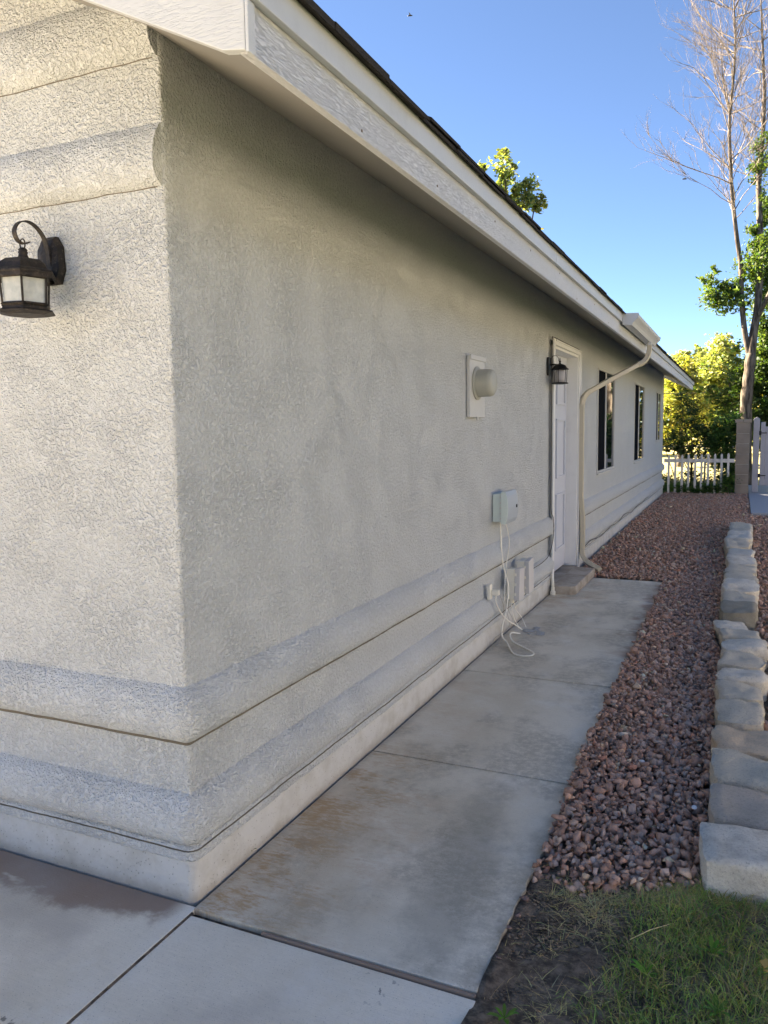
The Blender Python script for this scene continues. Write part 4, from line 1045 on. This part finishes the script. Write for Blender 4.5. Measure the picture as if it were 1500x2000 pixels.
# tree over the roof
e = tree('roof_tree', 'leafy tree whose sunlit top shows above the roof ridge', 24, [(1000, 700), (1000, 470)], .22,
     [blobpx(985, 325, 20, 28, 24), blobpx(975, 372, 20, 25, 24), blobpx(1020, 365, 22, 22, 24), blobpx(1045, 398, 20, 18, 24), blobpx(1005, 395, 26, 24, 24), blobpx(935, 330, 12, 14, 24),
      blobpx(950, 460, 70, 50, 24, 3000), blobpx(990, 470, 40, 40, 24, 2000), blobpx(900, 520, 110, 80, 24, 6000), blobpx(960, 580, 100, 90, 24, 6000)], 21000, .075, (.18, .215, .09), 5, clump=.16)
e = empty('added_shade_tree', (-7, 20.2, -.06)); tag(e, 'unseen tree added behind the house to shade the back yard', 'tree')  # added out of sight to keep sun off the plants beyond the fence
m = MB(); limb(m, [(-7, 20.2, -.1), (-7, 20.2, 2.5), (-6.8, 20.2, 5)], .2, .06); m.build('trunk', BARK, e)
leafcloud('crown', [((-7, 20.2, 4.6), (2.3, 2.6, 2.1), 1), ((-6.6, 18.6, 3.4), (1.8, 1.8, 1.9), .6), ((-6.6, 22, 3.6), (1.8, 1.8, 1.9), .6)], 16000, .11, MG, e, 77, clump=.16)
# dark shrub behind the pickets
tree('dark_shrub', 'dark shrub silhouetted behind the left pickets', 18.6, [(1350, 940), (1352, 860)], .045,
     [blobpx(1350, 800, 24, 34, 18.6), blobpx(1345, 850, 40, 32, 18.6), blobpx(1320, 870, 24, 22, 18.6), blobpx(1378, 855, 26, 26, 18.6), blobpx(1352, 885, 34, 18, 18.6), blobpx(1328, 768, 12, 14, 18.6, 150), blobpx(1304, 840, 10, 40, 18.6, 200), blobpx(1350, 925, 26, 12, 18.6, 160)],
     5200, .032, DG, 6, clump=.15)
m = MB()
limb(m, [tuple(at(1300, 880, 18.8)), tuple(at(1340, 872, 18.8)), tuple(at(1370, 868, 18.9)), tuple(at(1412, 862, 19))], .02, .012, 6)
limb(m, [tuple(at(1331, 965, 18.2)), tuple(at(1312, 915, 18.3)), tuple(at(1300, 880, 18.4))], .014, .008, 6)
tag(m.build('bare_branch', BARK, smooth=True), 'dark bare branches crossing behind the picket fence', 'branch')
tree('dark_hedge', 'dense dark green hedge shrub left of the block pillar', 18.4, [(1420, 950), (1420, 880)], .05,
     [blobpx(1418, 850, 28, 34, 18.4), blobpx(1420, 905, 24, 34, 18.4), blobpx(1402, 870, 20, 26, 18.4), blobpx(1432, 940, 14, 20, 18.4), blobpx(1436, 830, 20, 22, 18.4)], 9000, .03, (.05, .11, .035), 7, clump=.16)
tree('drooping_tree', 'mid-green tree in shade between the yellow tree and the trunk', 22.5, [(1430, 850), (1425, 740)], .07,
     [blobpx(1405, 775, 28, 16, 22.5, 500), blobpx(1380, 762, 18, 8, 22.5, 160), blobpx(1437, 730, 14, 30, 22.5, 400), blobpx(1412, 808, 22, 14, 22.5), blobpx(1440, 690, 10, 25, 22.5, 200), blobpx(1435, 800, 20, 26, 22.5)], 4200, .042, (.09, .14, .05), 8, clump=.15)
vn = leafcloud('vine', [((x, FY-.06+.1*random.random(), .10+.06*random.random()), (.10, .08, .12), 1) for x in np.arange(.28, 1.2, .09)]+[((1.36, FY-.02, .25), (.13, .1, .26), 4), ((1.22, FY-.02, .16), (.12, .1, .16), 2), ((.1, FY+.3, .12), (.15, .2, .14), 2)], 3200, .022, (.06, .12, .03), None, 12, clump=.35)
tag(vn, 'green vine and weeds growing through the foot of the picket fence', 'vine', kind='stuff')
rg = leafcloud('undergrowth', [((x, 18+.9*random.random(), .16), (.22, .3, .24), 1) for x in np.arange(-.6, 1.6, .16)], 5000, .025, (.07, .10, .035), None, 13, clump=.3)
tag(rg, 'low undergrowth on the ground behind the picket fence', 'undergrowth', kind='stuff')

# the tall tree at the right: two stems, leafy below, dead twigs above
TY = 20.0
bt = empty('tall_tree', tuple(at(1458, 985, TY))); bt.location.z = -.06
tag(bt, 'tall forked tree behind the gate with bare dead branches on top', 'tree')
m = MB()
def ppx(L): return [tuple(at(a, b, TY+(c[0] if c else 0))) for a, b, *c in L]
foot = at(1455, 985, TY)
stem = [(foot.x, TY, -.1)]+ppx([(1457, 800), (1462, 740), (1467, 690)])
q = crv(stem, 6); m.tube(q, [.155-.035*i/(len(q)-1)+.01*math.sin(i*1.7) for i in range(len(q))], n=14)
lim = ppx([(1466, 705), (1455, 650), (1449, 590), (1447, 520), (1440, 470), (1432, 400), (1427, 330), (1425, 240), (1432, 160), (1436, 90), (1434, 20), (1430, -60)])
q1 = crv(lim, 5); m.tube(q1, [.066*(1-i/len(q1))**.8+.006 for i in range(len(q1))], n=10)
lim2 = ppx([(1466, 705), (1472, 650), (1480, 600), (1484, 520), (1484, 430), (1482, 360, .2), (1488, 290, .3), (1493, 200, .3), (1490, 100, .3), (1486, 0, .3)])
q2 = crv(lim2, 5); m.tube(q2, [.10*(1-i/len(q2))**.75+.007 for i in range(len(q2))], n=10)
lim3 = ppx([(1478, 625), (1492, 595, -.2), (1510, 560, -.4)]); m.tube(crv(lim3, 4), .055, n=8)
m.build('trunk', BARK, bt, smooth=True)
# dead twigs
tw = MB(); rt_ = random.Random(4)
def twig(p, d, L, r, depth):
    n = 4; P = [p]; q = p
    for i in range(n):
        d = (d+Vector((rt_.gauss(0, .13), rt_.gauss(0, .13), rt_.gauss(.05, .10)))).normalized(); q = q+d*(L/n); P.append(q)
    tw.tube(P, [r*(1-.75*i/n) for i in range(n+1)], n=3, cap=False)
    if depth:
        for k in range(rt_.choice((3, 4, 4, 5))):
            j = rt_.randint(1, n); a = rt_.uniform(.35, .8); ax = Vector((rt_.gauss(0, 1), rt_.gauss(0, 1), rt_.gauss(0, .5))).normalized()
            nd = (d+ax*a+Vector((0, 0, .15))).normalized(); twig(P[j], nd, L*rt_.uniform(.4, .65), r*.5, depth-1)
for qq, i0, cnt, mx in ((q1, 22, 62, 1.9), (q2, 26, 34, 1.7)):
    for k in range(cnt):
        i = rt_.randint(i0, len(qq)-2); f = (i-i0)/(len(qq)-i0)
        a = rt_.uniform(0, 6.28); el = rt_.uniform(.25, 1.1)
        d = Vector((math.cos(a)*math.cos(el), math.sin(a)*math.cos(el), math.sin(el)))
        L = rt_.uniform(.7, 1.0)*mx*(1-.35*abs(f-.35)); twig(qq[i], d, L, .012+.008*rt_.random(), 3)
tw.build('dead_branches', DEADB, bt, smooth=True)
leafcloud('crown', [blobpx(1405, 580, 24, 26, TY, 700), blobpx(1385, 545, 15, 26, TY, 260), blobpx(1425, 560, 20, 20, TY, 300), blobpx(1440, 585, 20, 24, TY, 350), blobpx(1465, 530, 20, 40, TY+.3, 450), blobpx(1485, 490, 20, 50, TY, 700), blobpx(1475, 460, 12, 22, TY),
                    blobpx(1480, 330, 9, 50, TY+.3, 330), blobpx(1498, 290, 12, 40, TY+.3, 330), blobpx(1495, 400, 14, 30, TY+.3, 260), blobpx(1490, 600, 20, 30, TY+1, 500), blobpx(1495, 650, 18, 30, TY+1, 500), blobpx(1497, 540, 16, 50, TY+.4, 900), blobpx(1500, 440, 14, 40, TY+.4, 500)], 12500, .048, (.085, .14, .04), bt, 21, clump=.16, flat=.9, aspect=.42)
tree('right_shrub_tree', 'dense dark green tree mass behind the vinyl gate', 21.5, [(1500, 850), (1495, 780)], .10,
     [blobpx(1480, 760, 30, 60, 21.5, 1800), blobpx(1500, 700, 30, 60, 21.5, 1800), blobpx(1540, 740, 40, 80, 21.5, 3000), blobpx(1600, 700, 60, 100, 21.5, 4000), blobpx(1448, 740, 16, 40, 21.5, 600), blobpx(1460, 810, 30, 26, 21.5, 800), blobpx(1500, 850, 50, 40, 21.5, 1500)], 26000, .05, (.06, .11, .035), 22, clump=.13)
for i, (x, Y, h) in enumerate(((4.6, 22, 6.5), (7.5, 20.5, 5.5))):
    e = empty('right_shrub_tree', (x, Y, -.06)); tag(e, ['shaded leafy tree behind the vinyl fence, next to the gate trees', 'rounder shaded tree at the right end of the vinyl fence'][i], 'tree')
    m = MB(); limb(m, [(x, Y, -.1), (x, Y, 2), (x, Y, h*.6)], .14, .05); m.build('trunk', BARK, e)
    leafcloud('crown', [((x, Y, h*.58), (1.5, 1.5, h*.4), 1), ((x+.8, Y-.3, h*.4), (1.2, 1.2, 1.4), .5)], 7000, .07, MG, e, 90+i, clump=.15)

# birds
def bird(px, py, Y, s, label):
    p = at(px, py, Y); e = empty('bird', tuple(p)); tag(e, label, 'bird')
    m = MB(); m.tube([(-.13*s, 0, 0), (-.05*s, 0, .01*s), (.06*s, 0, .01*s), (.12*s, 0, 0)], [.006*s, .03*s, .028*s, .006*s], n=8); m.b.verts.ensure_lookup_table()
    me_ = m; o = me_.build('body', BLACKM, smooth=True); o.parent = e
    for sg in (-1, 1):
        m = MB(); m.prism([(-.03*s, 0), (.04*s, 0), (.02*s, sg*.14*s), (-.04*s, sg*.26*s), (-.03*s, sg*.12*s)], 'z', .010*s, .016*s)
        for v_ in m.b.verts: v_.co.z += abs(v_.co.y)*.25
        o = m.build('wing', BLACKM); o.parent = e
    e.rotation_euler = (.2, 0, .3)
bird(1337, 350, 30, .75, 'small dark bird in the sky left of the bare branches')
bird(801, 31, 26, .8, 'tiny dark bird high in the sky above the roof')
